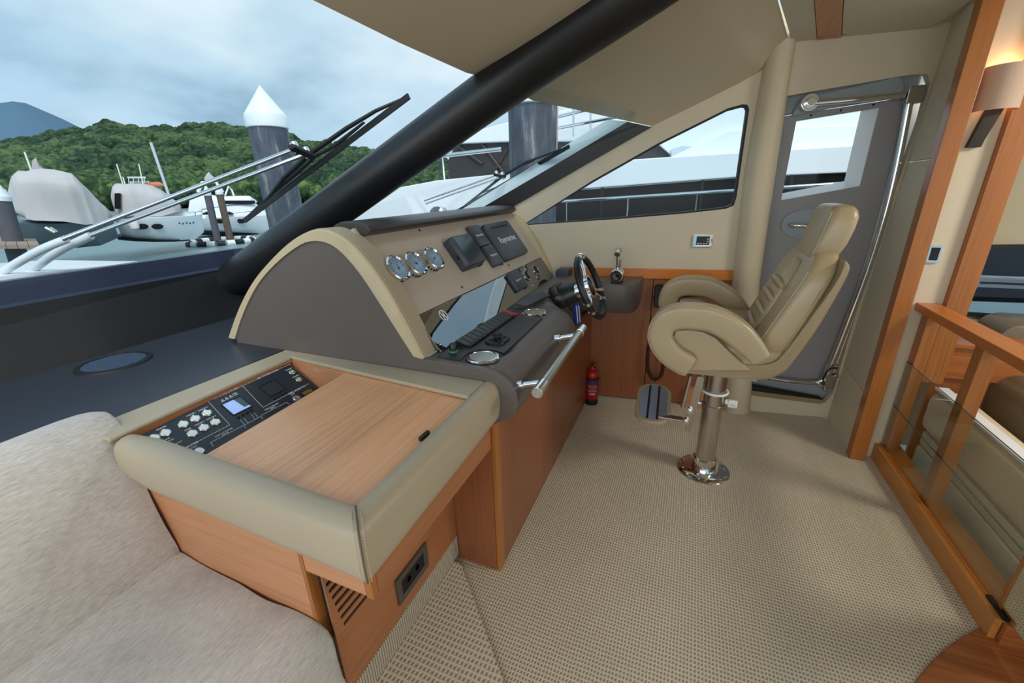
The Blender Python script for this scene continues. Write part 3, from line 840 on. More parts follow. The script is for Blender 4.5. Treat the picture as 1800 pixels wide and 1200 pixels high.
cover('display_cover', 'small narrow lettered slate cover, upper of the stacked two on the console', ((820, 397.5), (842.5, 394), (861, 428), (847, 433)), .022, G_, 'Raymarine', .020)
cover('display_cover', 'small narrow lettered slate cover, lower of the stacked two on the console', ((846, 435), (865, 428), (887, 461), (872, 467)), .022, G_, 'Raymarine', .020)
cover('display_cover', 'largest square slate cover with bold white lettering beside the far arch', ((846, 395), (889, 386), (933, 441), (893, 457)), .028, G_, 'Raymarine', .058, groove=True)
cover('display_cover', 'small lettered slate cover on the gloss black strip by the steering wheel', ((887, 483), (905, 475), (933, 497), (919, 510)), .02, G_, 'Raymarine', .020)
for x, y, r in ((925, 485, .034), (941, 475, .038), (911, 477, .020), (924, 472, .022), (945, 487, .018)):
    u, v = pan(x, y)
    GM = PF @ T(u, v, .002)
    g = obj('small_gauge', MB().lathe([(r, 0), (r, .006), (r * .86, .007), (r * .84, .003), (0, .003)], 24, GM), M_STEEL, hc)
    obj('dial', MB().lathe([(0, .0035), (r * .82, .0035)], 20, GM), M_TRAY, g)
# moulded lower body: nose over the knees, rising to the steering boss
secs = []
hump = [(-.875, .955), (-.80, .985), (-.735, .985), (-.685, .955), (-.655, .91), (-.642, .87), (-.634, .83), (-.63, .79), (-.628, .76), (-.63, .735), (-.88, .735)]
nz = [(-.885, .950)] + nose + [(-.64, .728), (-.885, .728)]
for Y, k in ((YN + .02, 0), (1.60, 0), (1.95, 0), (2.06, .0), (2.10, .15), (2.13, .5), (2.16, .85), (2.19, 1), (2.4, 1), (YF, 1)):
    secs.append([V((a[0] * (1 - k) + b[0] * k, Y, a[1] * (1 - k) + b[1] * k)) for a, b in zip(nz, hump)])
lbm = mesh_of('lower_body', MB().loft(secs), angle=40)
_o = bpy.data.objects.new('tmp', lbm); COL.objects.link(_o)
_c = MB()
for x, y in ((849, 628), (939, 549)):
    p = onz(x, y, .951); _c.lathe([(.0495, -.075), (.0495, .03)], 32, T(p))
_co = bpy.data.objects.new('tmpc', mesh_of('tmpc', _c)); COL.objects.link(_co)
_m = _o.modifiers.new('b', 'BOOLEAN'); _m.object = _co; _m.operation = 'DIFFERENCE'; _m.solver = 'EXACT'
_me = bpy.data.meshes.new_from_object(_o.evaluated_get(bpy.context.evaluated_depsgraph_get()))
bpy.data.objects.remove(_o); bpy.data.objects.remove(_co)
_me.name = 'lower_body'; _me.materials.clear()
obj('lower_body', _me, M_GREY, hc)
ZT = .951
# black tray let into the top with switches
tp = [onz(x, y, ZT) for x, y in ((768, 627), (809, 633), (824, 620), (845, 614.5), (868, 615.5), (886, 621), (954, 558), (927, 554), (917, 547), (924, 542), (895, 539))]
tr = obj('switch_tray', MB().prism([(p.x, p.y, ZT - .004) for p in tp], (0, 0, .006)), M_TRAY, hc, bevel=.001)
a, b = onz(818, 604, .96), onz(897, 551, .96)
d = b - a; d.z = 0; n_sw = 13
SM0 = frame((0, 0, 0), d, (-d.y, d.x, 0))
for k in range(n_sw):
    p = a.lerp(b, k / (n_sw - 1)); p.z = ZT + .001
    w_ = d.length / (n_sw - 1) * .45; L_ = .036
    sec = [(-w_, -L_, 0), (-w_, -L_, .012), (-w_, -.010, .010), (-w_, .012, .019), (-w_, L_, .024), (-w_, L_, 0)]
    SM = T(p) @ SM0
    o = obj('rocker_switch', MB().prism(sec, (2 * w_, 0, 0), SM), M_RED if k == n_sw - 1 else M_PLAST, tr, bevel=.002, label='red rocker switch' if k == n_sw - 1 else None)
p = onz(797, 618, ZT)
obj('knob', MB().lathe([(0, .034), (.013, .034), (.015, .031), (.015, .008)], 18, T(p)).lathe([(.015, .008), (.015, .0)], 18, T(p)), M_PLAST, tr)
obj('knob_ring', MB().lathe([(.0155, .0), (.02, .001), (.019, .007), (.0155, .008)], 20, T(p), closed=True), plain('green_ring', (40, 130, 96), .4), tr)
p = onz(813, 609, ZT)
obj('cover_plate', MB().cbox((0, 0, .003), (.05, .04, .006), T(p) @ SM0), M_PLAST, tr, bevel=.002)
# joystick panel
p = onz(875, 600, ZT)
JM = T(p) @ SM0
js = obj('joystick_pad', MB().loft([[(x * k, y * k, z) for x, y in rrect(.105, .085, .026, 4)] for k, z in ((1, 0), (1, .009), (.94, .013))], M=JM), M_PLAST, hc)
obj('joystick_knob', MB().lathe([(0, .036), (.016, .036), (.022, .031), (.023, .026), (.016, .022), (.014, .012)], 20, JM @ T(0, 0, 0)), M_RUBBER, js)
for q in range(4):
    c, s_ = math.cos(q * math.pi / 2 + .78), math.sin(q * math.pi / 2 + .78)
    obj('button', MB().cbox((.036 * c, .029 * s_, .015), (.016, .012, .006), JM), M_RUBBER, js, bevel=.002)
# cup holders
for x, y in ((849, 628), (939, 549)):
    p = onz(x, y, ZT)
    cu = obj('cup_holder', MB().lathe([(.050, .002), (.052, .006), (.060, .006), (.064, .002), (.064, -.001), (.050, -.001)], 32, T(p), closed=True), M_CHROME, hc)
    obj('cup_well', MB().lathe([(.0505, .004), (.0492, .002), (.0485, -.068), (.046, -.072), (0, -.072)][::-1], 32, T(p), closed=False), M_STEEL, cu)
# dark insert under the steering boss
obj('gauge_insert', MB().prism([onz(906, 537, .965), onz(925, 541, .955), onz(968, 521, .985), onz(952, 516, .99)], (0, 0, .012)), M_TRAY, hc, bevel=.003)
# grab rail on two posts
RX = -.42
ra, rb = V((RX, 1.195, .906)), V((RX, 1.85, .93)); rd = (rb - ra).normalized()
gr = obj('grab_rail', MB().cyl(ra + rd * .07, rb - rd * .07, .0185, 20), M_STEEL, hc)
obj('rail_end', MB().cyl(ra, ra + rd * .072, .0205, 20), M_CHROME, gr, bevel=.002)
obj('rail_end', MB().cyl(rb - rd * .072, rb, .0205, 20), M_CHROME, gr, bevel=.002)
for t_ in (.085, .565):
    p = ra + rd * t_
    obj('rail_post', MB().cyl(p, V((-.525, p.y, p.z - .03)), .011, 14).cyl(V((-.50, p.y, p.z - .025)), V((-.525, p.y, p.z - .032)), .02, 14), M_CHROME, gr)
# wooden pedestal under the console
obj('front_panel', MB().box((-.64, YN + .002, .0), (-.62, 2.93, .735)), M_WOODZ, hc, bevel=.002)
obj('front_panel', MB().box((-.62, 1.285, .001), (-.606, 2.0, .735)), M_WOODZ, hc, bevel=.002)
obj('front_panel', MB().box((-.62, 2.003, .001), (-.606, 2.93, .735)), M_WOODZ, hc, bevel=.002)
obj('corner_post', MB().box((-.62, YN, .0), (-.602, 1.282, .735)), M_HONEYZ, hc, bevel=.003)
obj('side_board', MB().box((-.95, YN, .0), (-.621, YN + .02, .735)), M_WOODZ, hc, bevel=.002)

# ------------------------------------------------------------------ steering wheel
WC = V((-.482, 2.28, 1.031)); WNm = V((.92, 0, .39)).normalized(); WU = V((-.39, 0, .92)).normalized()
WM = frame(WC, (0, 1, 0), WU)      # local z = WNm
sw = thing('steering_wheel', 'black leather steering wheel with chrome spokes on the helm console', 'steering wheel', WC)
RW = .172
obj('rim', MB().tube([WM @ V((RW * math.cos(a), RW * math.sin(a), 0)) for a in [2 * math.pi * j / 48 for j in range(48)]], .0185, 12, closed=True), M_BLACK, sw)
for a in (90, 210, 330):
    a = math.radians(a); c, s_ = math.cos(a), math.sin(a)
    for off in (-.014, .014):
        p0 = WM @ V((.035 * c - off * s_, .035 * s_ + off * c, -.018)); p1 = WM @ V((.10 * c - off * 1.1 * s_, .10 * s_ + off * 1.1 * c, -.004)); p2 = WM @ V((.160 * c - off * 1.3 * s_, .160 * s_ + off * 1.3 * c, 0))
        obj('spoke', MB().tube([p0, p1, p2], .0068, 8), M_CHROME, sw)
    for da in (-.17, .17):
        p = WM @ V((RW * math.cos(a + da), RW * math.sin(a + da), 0)); t_ = (WM.to_3x3() @ V((-math.sin(a + da), math.cos(a + da), 0)))
        obj('rim_collar', MB().cyl(p - t_ * .009, p + t_ * .009, .0205, 16), M_CHROME, sw)
obj('hub_ring', MB().plate(circ(.056, 28, ry=.066), [circ(.046, 28, ry=.056)], .02, WM @ T(0, 0, -.016)), M_CHROME, sw, bevel=.004)
obj('hub_cap', MB().lathe([(0, .006), (.03, .004), (.047, -.006), (.05, -.02)], 24, WM), M_PLAST, sw)
obj('boss', MB().lathe([(0, -.02), (.034, -.02), (.034, -.05), (.042, -.055), (.042, -.085), (0, -.085)], 24, WM), M_CHROME, sw, angle=50)
obj('column_cover', MB().lathe([(.0, -.085), (.052, -.085), (.058, -.10), (.060, -.15), (.066, -.155), (.068, -.20), (.062, -.235), (0, -.235)], 24, WM), M_PLAST, sw, angle=50)
obj('tilt_lever', MB().tube([WM @ V((-.055, -.02, -.14)), WM @ V((-.075, -.05, -.13)), WM @ V((-.078, -.085, -.12))], .008, 8), M_PLAST, sw)
obj('stalk_block', MB().cbox((.0, .05, -.19), (.13, .06, .05), WM), M_PLAST, sw, bevel=.01)
# key float hanging from the ignition
kp = onx(1014, 552, -.56)
kf = thing('key_float', 'blue and white key float hanging below the steering column', 'key float', kp)
KM = frame(kp, (.35, .9, 0.0), (-.12, 0.05, 1))
obj('float_body', MB().loft([[(x * k, y * k, z) for x, y in rrect(.042, .13, .018, 4)] for k, z in ((.9, -.010), (1, -.006), (1, .006), (.9, .010))], M=KM), M_BLUE, kf)
for sx in (-1, 1):
    obj('white_stripe', MB().cbox((.011 * sx, 0, 0), (.008, .10, .023), KM), M_WHITE, kf, bevel=.002, label='white stripe along the float')
obj('key_ring', MB().tube([KM @ V((.014 * math.cos(a), .075 + .014 * math.sin(a), 0)) for a in [2 * math.pi * j / 16 for j in range(16)]], .002, 6, closed=True).cyl(KM @ V((0, .088, 0)), KM @ V((0, .12, 0.01)), .003, 6), M_STEEL, kf)

# ------------------------------------------------------------------ throttle pod and levers
tpd = thing('throttle_pod', 'dark grey moulded throttle pod against the side wall', 'throttle pod', (-.5, 2.85, .76))
pl_ = [(-.80, 2.70), (-.36, 2.70), (-.31, 2.715), (-.28, 2.755), (-.272, 2.82), (-.272, 3.012), (-.80, 2.945)]
secs = []
for k, z in ((.93, .765), (.985, .785), (1, .86), (1, .945), (.985, .958)):
    secs.append([V((-.5 + (x + .5) * k, 2.99 + (y - 2.99) * k, z)) for x, y in pl_])
obj('pod_body', MB().loft(secs), M_GREY, tpd, angle=40)
q = ony(1085, 487, 2.78)
lv = thing('throttle_lever', 'chrome engine throttle lever standing on the grey pod', 'throttle', (q.x, 2.78, .958))
LM = frame(V((q.x, 2.78, 1.005)), (1, 0, 0), (0, 0, 1))
obj('drum', MB().lathe([(.020, .045), (.040, .045), (.045, .035), (.045, -.03), (0, -.03)], 24, LM), M_CHROME, lv, bevel=.003)
obj('drum_ring', MB().lathe([(.024, .046), (.036, .046), (.036, .049), (.024, .049)], 24, LM, closed=True), M_RUBBER, lv)
obj('drum_foot', MB().box((-.035, -.047, -.03), (.035, -.02, .03), LM), M_PLAST, lv, bevel=.006)
obj('lever_arm', MB().tube([LM @ V((0, .03, .0)), LM @ V((.0, .09, 0)), LM @ V((-.004, .13, .0))], .013, 10).tube([LM @ V((.0, .09, -.06)), LM @ V((0, .03, -.06))], .012, 10), M_CHROME, lv)
obj('lever_grip', MB().tube([LM @ V((-.005, .135, .028)), LM @ V((-.004, .15, .0)), LM @ V((-.004, .15, -.06))], .018, 12), M_STEEL, lv)
q = ony(992, 470, 2.8)
bt = thing('ribbed_box', 'small ribbed black box on the pod behind the wheel', 'box', (q.x, 2.8, .96))
obj('case', MB().cbox((q.x, 2.8, .996), (.085, .10, .066)), M_COVER, bt, bevel=.008)
rb_ = MB()
for j in range(4): rb_.cbox((q.x + .043, 2.8, .978 + j * .013), (.006, .085, .005))
obj('ribs', rb_, M_PLAST, bt)

# ------------------------------------------------------------------ chart table with switchboard
ct = thing('chart_table', 'leather-rimmed chart table with an oak lid and switchboard beside the sofa', 'table', (-1.0, .9, 0))
ZR = .90
NI, NL, FL, FR = onz(625, 888, ZR), onz(233, 753, ZR), onz(513, 627, ZR), onz(823, 697, ZR)
rs = [(-.004, .875), (0, .898), (.012, .9015), (.034, .901), (.054, .893), (.066, .876), (.071, .85), (.072, .82), (.070, .79), (.064, .766), (.05, .748), (-.004, .742)]
xl = -1.492
dx = (NI - NL).normalized()
secs = []
for t_ in [0, .15, .3, .45, .6, .75, .9, 1]:
    sc_ = []
    for d_, z in rs:
        e = V((NI.x + d_, NI.y - d_, z)); s_ = V((xl - 0.02, NL.y - d_, z))
        if t_ == 0: s_ = V((xl, NL.y - .035 - (d_ - .035) * .8, .82 + (z - .82) * .85))
        k = max(0.012, t_) if t_ else 0
        sc_.append(V((xl + .0, NL.y - d_, z)).lerp(e, k) if t_ else s_)
    secs.append(sc_)
obj('rim', MB().loft(secs), M_TAUPE, ct, angle=45, label='padded leather rim along the sofa side')
secs = []
for t_ in (0, .2, .4, .6, .8, 1):
    secs.append([V((NI.x + d_, NI.y - d_, z)).lerp(V((FR.x + d_ * .8, YN - .002, z)), t_) for d_, z in rs])
obj('rim', MB().loft(secs), M_TAUPE, ct, angle=45, label='padded leather rim along the helm side')
# stitched mitre at the near corner
st = MB()
mp_ = [V((NI.x + d_, NI.y - d_, z)) for d_, z in rs[1:-2]]
mp_ = resample(mp_, 40)
for k in range(0, 39):
    for sgn in (-1, 1):
        off = V((sgn * .009, sgn * .009, 0)) * .75; nrm = V((.5, -.5, .45)).normalized() * .0015
        st.cyl(mp_[k] + off + nrm, mp_[k].lerp(mp_[k + 1], .6) + off + nrm, .0012, 4)
o = obj('stitching', st, M_ARCH, ct); o['kind'] = 'stuff'
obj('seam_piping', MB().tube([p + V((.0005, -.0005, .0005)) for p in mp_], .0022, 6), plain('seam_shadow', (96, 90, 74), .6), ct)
fo_l, fo_r = onz(510, 612, ZR), onz(837, 681, ZR)
obj('rim', MB().prism([V((FL.x - .02, FL.y, .885)), V((FR.x, FR.y, .885)), V((FR.x, YN - .001, .885)), V((FL.x - .11, YN - .001, .885))], (0, 0, .017)), M_TAUPE, ct, bevel=.006, label='thin leather rim against the console')
ol = onz(192, 741, ZR)
obj('rim', MB().prism([V((NL.x - .0, NL.y - .06, .885)), V((FL.x, FL.y - .001, .885)), V((FL.x - .10, YN - .001, .885)), V((ol.x - .02, ol.y - .06, .885))], (0, 0, .016)), M_TAUPE, ct, bevel=.006, label='thin leather rim against the dash')
# oak lid
lid = [onz(x, y, .885) for x, y in ((625, 889), (358, 800), (609, 653), (823, 698))]
lo_ = obj('lid', MB().prism([V((p.x, p.y, .862)) for p in lid], (0, 0, .022)), M_LID, ct, bevel=.0015)
q = onz(746, 769, .885)
obj('latch', MB().cbox((q.x, q.y, .892), (.012, .045, .012)), M_PLAST, lo_, bevel=.003)
# wooden well around the sunken switchboard
SO = V((-1.530, .6, .886)); SU = V((-.848, 0, .53)).normalized(); SN = V((.53, 0, .848)).normalized()
SWF = frame(SO, (0, 1, 0), SU)
def pp(x, y):
    q = onpl(x, y, SO, SN) - SO
    return (q.y, q.dot(SU))
wm = MB().prism([V((FL.x, FL.y - .004, .70)), V((FL.x, FL.y - .004, .886)), V((FR.x, FR.y - .004, .886)), V((FR.x, FR.y - .004, .70))], (0, .012, 0))
obj('well_side', wm, M_WOODX, ct)
obj('well_side', MB().prism([V((FL.x - .002, FL.y, .80)), V((FL.x - .002, FL.y, .886)), V((NL.x - .002, NL.y - .03, .886)), V((NL.x - .002, NL.y - .03, .80))], (-.012, 0, 0)), M_WOODY, ct)
obj('well_strip', MB().box((-.018, -.012, -.006), (.575, .012, .003), SWF), M_WOODY, ct)
sb = thing_board = obj('switchboard', MB().box((-.018, -.36, -.012), (.556, -.016, 0), SWF), M_SWPANEL, ct, bevel=.002)
W_ = M_WHITEPRINT
def pline(p, q, w=.0012):
    a, b = V((p[0], p[1], .0004)), V((q[0], q[1], .0004)); d = (b - a).normalized(); s_ = V((-d.y, d.x, 0)) * w / 2
    return [a + s_, b + s_, b - s_, a - s_]
ln = MB()
# z4 coordinates come from the crop (230,630)-(560,810) shown at 1800 px
def zc_(x, y): return pp(230 + x * 330 / 1800, 630 + y * 330 / 1800)
for p, q in (((305, 607), (480, 527)), ((605, 472), (805, 383)), ((740, 410), (948, 635)), ((948, 635), (595, 820)), ((1010, 290), (1240, 185)), ((1070, 262), (1268, 468)), ((1268, 468), (1530, 330)), ((1405, 107), (1530, 52)), ((1665, 262), (1705, 240)),
             ((765, 805), (1250, 553)), ((765, 805), (790, 842)), ((1250, 553), (1265, 580)), ((1250, 545), (1495, 418)), ((1495, 418), (1518, 440)), ((1050, 590), (1090, 632)), ((1085, 575), (1120, 615)), ((1155, 537), (1190, 580)), ((1182, 522), (1218, 560)), ((1090, 645), (1100, 668))):
    ln.add(pline(zc_(*p), zc_(*q)), [(0, 1, 2, 3)], SWF)
obj('printed_lines', ln, W_, sb, smooth=False)['kind'] = 'stuff'
def ptxt(s_, x, y, size=.0085):
    u, v = zc_(x, y)
    return text('lettering', s_, size, W_, SWF @ T(u, v, .0004), sb)
for s_, x, y, z in (('WATER SYSTEM', 195, 655, .0105), ('CHILLERS', 543, 500, .0105), ('AC POWER SYSTEM', 905, 335, .0105), ('DC POWER SYSTEM', 1320, 148, .0105), ('STBD GENERATOR', 1595, 300, .0095), ('HEATER', 292, 668, .008),
                    ('CHILLER 1', 578, 535, .007), ('CHILLER 3', 690, 484, .007), ('CHILLER 2', 660, 622, .007), ('CHILLER 4', 770, 568, .007), ('MODE', 545, 680, .007), ('PORT AC POWER', 895, 708, .0075), ('SUPPLIES', 905, 722, .006), ('STBD AC POWER', 1350, 462, .0075), ('SUPPLIES', 1360, 474, .006),
                    ('GENERATOR', 560, 840, .0095), ('START', 605, 850, .007), ('START', 1555, 342, .007), ('CHARGER 1', 1515, 103, .006), ('CHARGER 2', 1580, 170, .006), ('BLACK', 340, 775, .007), ('FULL', 390, 778, .007), ('BLACK OUT', 440, 815, .006)):
    ptxt(s_, x, y, z)
for x, y in ((333, 714), (502, 632), (617, 578), (728, 524), (590, 720), (700, 665), (810, 611), (655, 893), (225, 765)):
    u, v = zc_(x, y)
    bt_ = obj('push_button', MB().lathe([(.0155, 0), (.0155, .004), (.013, .006), (.012, .004)], 20, SWF @ T(u, v, 0)), M_CHROME, sb, label='chrome-ringed white push button')
    obj('button_face', MB().lathe([(0, .0052), (.0102, .0044)], 18, SWF @ T(u, v, 0)), M_BTN, bt_)
for x, y in ((1545, 133), (1611, 204)):
    u, v = zc_(x, y)
    bt_ = obj('push_button', MB().lathe([(.0135, 0), (.0135, .004), (.011, .006), (.0, .004)], 20, SWF @ T(u, v, 0)), M_STEEL, sb, label='steel push button with a green light')
    obj('indicator_light', MB().lathe([(0, .0062), (.004, .005)], 12, SWF @ T(u, v, 0)), M_GREENLED, bt_)
u, v = zc_(1588, 385)
obj('push_button', MB().lathe([(.0145, 0), (.0145, .004), (.012, .006), (.0, .004)], 20, SWF @ T(u, v, 0)), M_STEEL, sb, label='plain steel push button')
for pts, mat, nm in ((((885, 440), (1055, 362), (1143, 462), (975, 548)), M_SCREEN, 'lit_display'), (((1240, 268), (1385, 203), (1472, 295), (1330, 365)), M_TRAY, 'dark_display'), (((1632, 325), (1718, 285), (1750, 312), (1660, 358)), plain('hour_meter', (120, 92, 50), .3), 'hour_meter')):
    q = [zc_(*p) for p in pts]
    u0, u1 = (q[0][0] + q[3][0]) / 2, (q[1][0] + q[2][0]) / 2; v1, v0 = (q[0][1] + q[1][1]) / 2, (q[2][1] + q[3][1]) / 2
    fr_ = obj(nm, MB().plate([(u0 - .003, v0 - .003), (u1 + .003, v0 - .003), (u1 + .003, v1 + .003), (u0 - .003, v1 + .003)], [[(u0, v0), (u1, v0), (u1, v1), (u0, v1)]], .003, SWF), M_PLAST, sb, smooth=False)
    obj('screen', MB().box((u0, v0, .0002), (u1, v1, .0008), SWF), mat, fr_, smooth=False)
    if nm == 'lit_display':
        obj('screen_shade', MB().add([(u0 + (u1 - u0) * .62, v1, .001), (u1, v1, .001), (u1, v0 + (v1 - v0) * .15, .001), (u0 + (u1 - u0) * .72, v0 + .01, .001)], [(0, 1, 2, 3)], SWF), plain('lcd_bar', (70, 92, 104), .3), fr_, smooth=False)
for x, y in ((1032, 565), (1075, 541), (1115, 519), (1157, 497), (1380, 383), (1416, 365), (1452, 346), (1488, 326)):
    u, v = zc_(x, y)
    obj('menu_key', MB().lathe([(0, .004), (.005, .0035), (.006, 0)], 12, SWF @ T(u, v, 0)), M_RUBBER, sb)
wt = MB()
for x, y in ((880, 402), (918, 382), (957, 362)):
    u, v = zc_(x, y); s_ = .0065
    tri = [(u - s_, v - s_ * .8), (u + s_, v - s_ * .8), (u, v + s_)]
    wt.plate(tri, [inset(tri, .0013)], .0003, SWF); wt.box((u - .0006, v - .003, 0), (u + .0006, v + .002, .0003), SWF)
u, v = zc_(1000, 340); wt.plate([(u - .007, v - .005), (u + .007, v - .005), (u + .007, v + .005), (u - .007, v + .005)], [[(u - .0058, v - .0038), (u - .0006, v - .0038), (u - .0006, v + .0038), (u - .0058, v + .0038)], [(u + .0006, v - .0038), (u + .0058, v - .0038), (u + .0058, v + .0038), (u + .0006, v + .0038)]], .0003, SWF)
obj('warning_symbols', wt, W_, sb, smooth=False)
# aprons, end panel and recessed base
YP = .556
obj('apron', MB().box((-.64, YP + .02, .622), (-.618, YN - .003, .76)), M_WOODY, ct, bevel=.0015)
nl_ = ony(540, 1015, YP); xs = nl_.x
obj('apron', MB().box((xs + .001, YP, .622), (-.641, YP + .018, .76)), M_WOODX, ct, bevel=.0015)
obj('end_corner', MB().box((-.640, YP - .001, .618), (-.618, YP + .019, .755)), M_HONEYZ, ct, bevel=.002)
obj('end_panel', MB().box((-1.50, YP, .30), (xs - .0148, YP + .018, .76)), M_WOODX, ct, bevel=.0015)
obj('end_edge', MB().box((xs - .015, YP - .001, .30), (xs, YP + .03, .76)), M_HONEYZ, ct, bevel=.0015)
XB = -.812
def bz(x, y): q = onx(x, y, XB); return (q.y, q.z)
slots = []
for k in range(7):
    x, y = 573 + k * 5.2, 1029 + k * 11.5
    q = bz(x, y); slots.append(q)
BF = frame((XB, 0, 0), (0, 1, 0), (0, 0, 1))
hl = [rr for rr in [[(u + a, v + b) for a, b in rrect(.16, .015, .007, 3)] for u, v in [(q[0] + .08, q[1]) for q in slots]]]
hl = [[(max(0.0, u), v) for u, v in h] for h in hl]
bs = MB().plate([(.575, .127), (1.233, .127), (1.233, .72), (.575, .72)], hl, -.005, BF)
bso = obj('base_panel', bs, M_WOODY, ct, smooth=False)
obj('grille_back', MB().box((XB - .016, .578, slots[-1][1] - .02), (XB - .0055, slots[0][0] + .22, slots[0][1] + .03)), M_RUBBER, ct)
obj('kick_strip', MB().box((XB - .02, .575, .02), (XB + .004, 1.233, .127)), M_CARPETRIB, ct, bevel=.002)
q = [bz(x, y) for x, y in ((693, 1018), (748, 951), (750, 1000), (698, 1058))]
u0, u1 = (q[0][0] + q[3][0]) / 2, (q[1][0] + q[2][0]) / 2; v1, v0 = (q[0][1] + q[1][1]) / 2, (q[2][1] + q[3][1]) / 2
sk = obj('socket_plate', MB().plate([(u0, v0), (u1, v0), (u1, v1), (u0, v1)], [inset([(u0, v0), (u1, v0), (u1, v1), (u0, v1)], .024)], .010, BF), plain('gunmetal', (104, 98, 92), .4, .6), ct, bevel=.002)
obj('socket_face', MB().box((u0 + .023, v0 + .023, 0), (u1 - .023, v1 - .023, .006), BF), M_RUBBER, sk)
for k in range(2):
    uu = u0 + (u1 - u0) * (.36 + .28 * k); vv = (v0 + v1) / 2
    obj('outlet', MB().lathe([(.014, .006), (.014, .008), (.012, .008), (.012, .004), (0, .004)], 16, BF @ T(uu, vv, 0)), M_PLAST, sk)
# ================================================================== HELM SEAT
hs = thing('helm_chair', 'cream leather pedestal helm chair with loop armrests facing the console', 'chair', (.21, 2.28, 0))
YA, YB = 1.975, 2.625         # centre planes of the two armrests
arm_px = ((1338, 634), (1318, 610), (1290, 585), (1255, 566), (1225, 560.5), (1193, 560), (1169, 570), (1160, 590), (1165, 609), (1180, 627), (1200, 640), (1214, 647))
ap = smooth_path([ony(x, y, 1.93) for x, y in arm_px], 5)
asec = rrect(.088, .112, .030, 4)
for yc in (YA, YB):
    P_ = [V((p.x, yc, p.z)) for p in ap]
    m_ = len(P_)
    sc_ = [0.72 + .28 * min(1, i / 8) if i < 8 else (1 if i < m_ - 4 else .86 + .14 * (m_ - 1 - i) / 3) for i in range(m_)]
    arm = obj('armrest', MB().sweep(P_, asec, up=(0, 1, 0), scale=sc_) if False else MB().loft([[p + V((0, a, 0)) + n * b for a, b in rrect(.088, .112 * k, .022 * k, 5)] for p, n, k in
              [(P_[i], V((-(P_[min(i + 1, m_ - 1)] - P_[max(i - 1, 0)]).z, 0, (P_[min(i + 1, m_ - 1)] - P_[max(i - 1, 0)]).x)).normalized(), sc_[i]) for i in range(m_)]]), M_CREAM, hs, angle=60)
    st = MB()
    for side_ in (-1, 1):
        off = .033
        ed = []
        for i in range(m_):
            t_ = (P_[min(i + 1, m_ - 1)] - P_[max(i - 1, 0)]); n = V((-t_.z, 0, t_.x)).normalized()
            ed.append(P_[i] - n * (.0535 * sc_[i]) * -1 + V((0, side_ * off, 0)) if False else P_[i] + n * (.054 * sc_[i]) * (1 if False else -1) + V((0, side_ * off, 0)))
        st.tube(ed, .0016, 5)
    obj('seam', st, M_ARCH, arm).__setitem__('kind', 'stuff')
# flank panels filling the armrest loops
for yc in (YA, YB):
    pp_ = [ony(x, y, 1.955) for x, y in ((1187, 584), (1210, 583), (1234, 586), (1258, 597), (1284, 622), (1320, 655), (1208, 655), (1182, 600))]
    y0 = yc + .004 if yc < 2.3 else yc - .05
    obj('flank_panel', MB().prism([(p.x, y0, p.z) for p in pp_], (0, .05, 0)), M_CREAM, hs, bevel=.006, seg=2)
# seat pan
secs = []
for x, z0, z1, k in ((.015, .76, .80, .9), (.025, .735, .835, .97), (.06, .72, .86, 1), (.20, .715, .872, 1), (.34, .72, .868, 1), (.43, .75, .86, .97)):
    secs.append([V((x, 2.30 + a * k, (z0 + z1) / 2 + b)) for a, b in rrect(.575, z1 - z0, .035 if z1 - z0 > .08 else .018, 4)])
obj('seat_pan', MB().loft(secs), M_CREAM, hs, angle=60)
secs = []
for x, z0, z1, k in ((.03, .84, .862, .90), (.04, .835, .885, .95), (.08, .83, .905, 1), (.22, .83, .905, 1), (.335, .83, .895, 1), (.36, .84, .88, .95)):
    secs.append([V((x, 2.30 + a * k, (z0 + z1) / 2 + b)) for a, b in rrect(.50, z1 - z0, .010 + .02 * (z1 - z0 > .05), 4)])
obj('seat_cushion', MB().loft(secs), M_CREAM, hs, angle=60)
# bucket shell under and behind
so_ = [(1202, 641), (1206, 652), (1240, 660), (1300, 667), (1345, 669), (1378, 656), (1398, 634), (1440, 575), (1480, 507), (1495, 474), (1491, 461)]
si_ = [(1484, 466), (1470, 497), (1425, 560), (1378, 622), (1352, 640), (1300, 642), (1240, 640)]
po = smooth_path([ony(x, y, 2.0) for x, y in so_], 4); pi_ = smooth_path([ony(x, y, 2.0) for x, y in si_], 4)
outl = po + pi_
mb = MB()
cx0 = sum(p.x for p in outl) / len(outl)
def shell_sec(y, d):
    out = []
    for i, p in enumerate(outl):
        k = d if i < len(po) else 0
        a = outl[(i + 1) % len(outl)] - outl[i - 1]; n = V((a.z, 0, -a.x)).normalized()
        out.append(V((p.x, y, p.z)) - n * k * 0 + V((-.012 if k else 0, 0, .006 if k else 0)) * (1 if k else 0))
    return out
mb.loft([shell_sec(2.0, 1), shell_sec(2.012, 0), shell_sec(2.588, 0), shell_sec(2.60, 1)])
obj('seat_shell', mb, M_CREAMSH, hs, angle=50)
# backrest: horizontal slices
secs = []
for z, x0, x1, hw in ((.80, .300, .42, .255), (.84, .312, .45, .272), (.92, .345, .475, .277), (1.00, .378, .505, .278), (1.08, .410, .525, .277), (1.15, .438, .548, .270), (1.20, .459, .562, .255), (1.235, .474, .570, .232), (1.258, .486, .572, .20), (1.268, .496, .566, .175)):
    secs.append([V(((x0 + x1) / 2 + b, 2.30 + a, z)) for a, b in rrect(2 * hw, x1 - x0, min(.035, (x1 - x0) * .4), 4)])
br = obj('backrest', MB().loft(secs), M_CREAM, hs, angle=60)
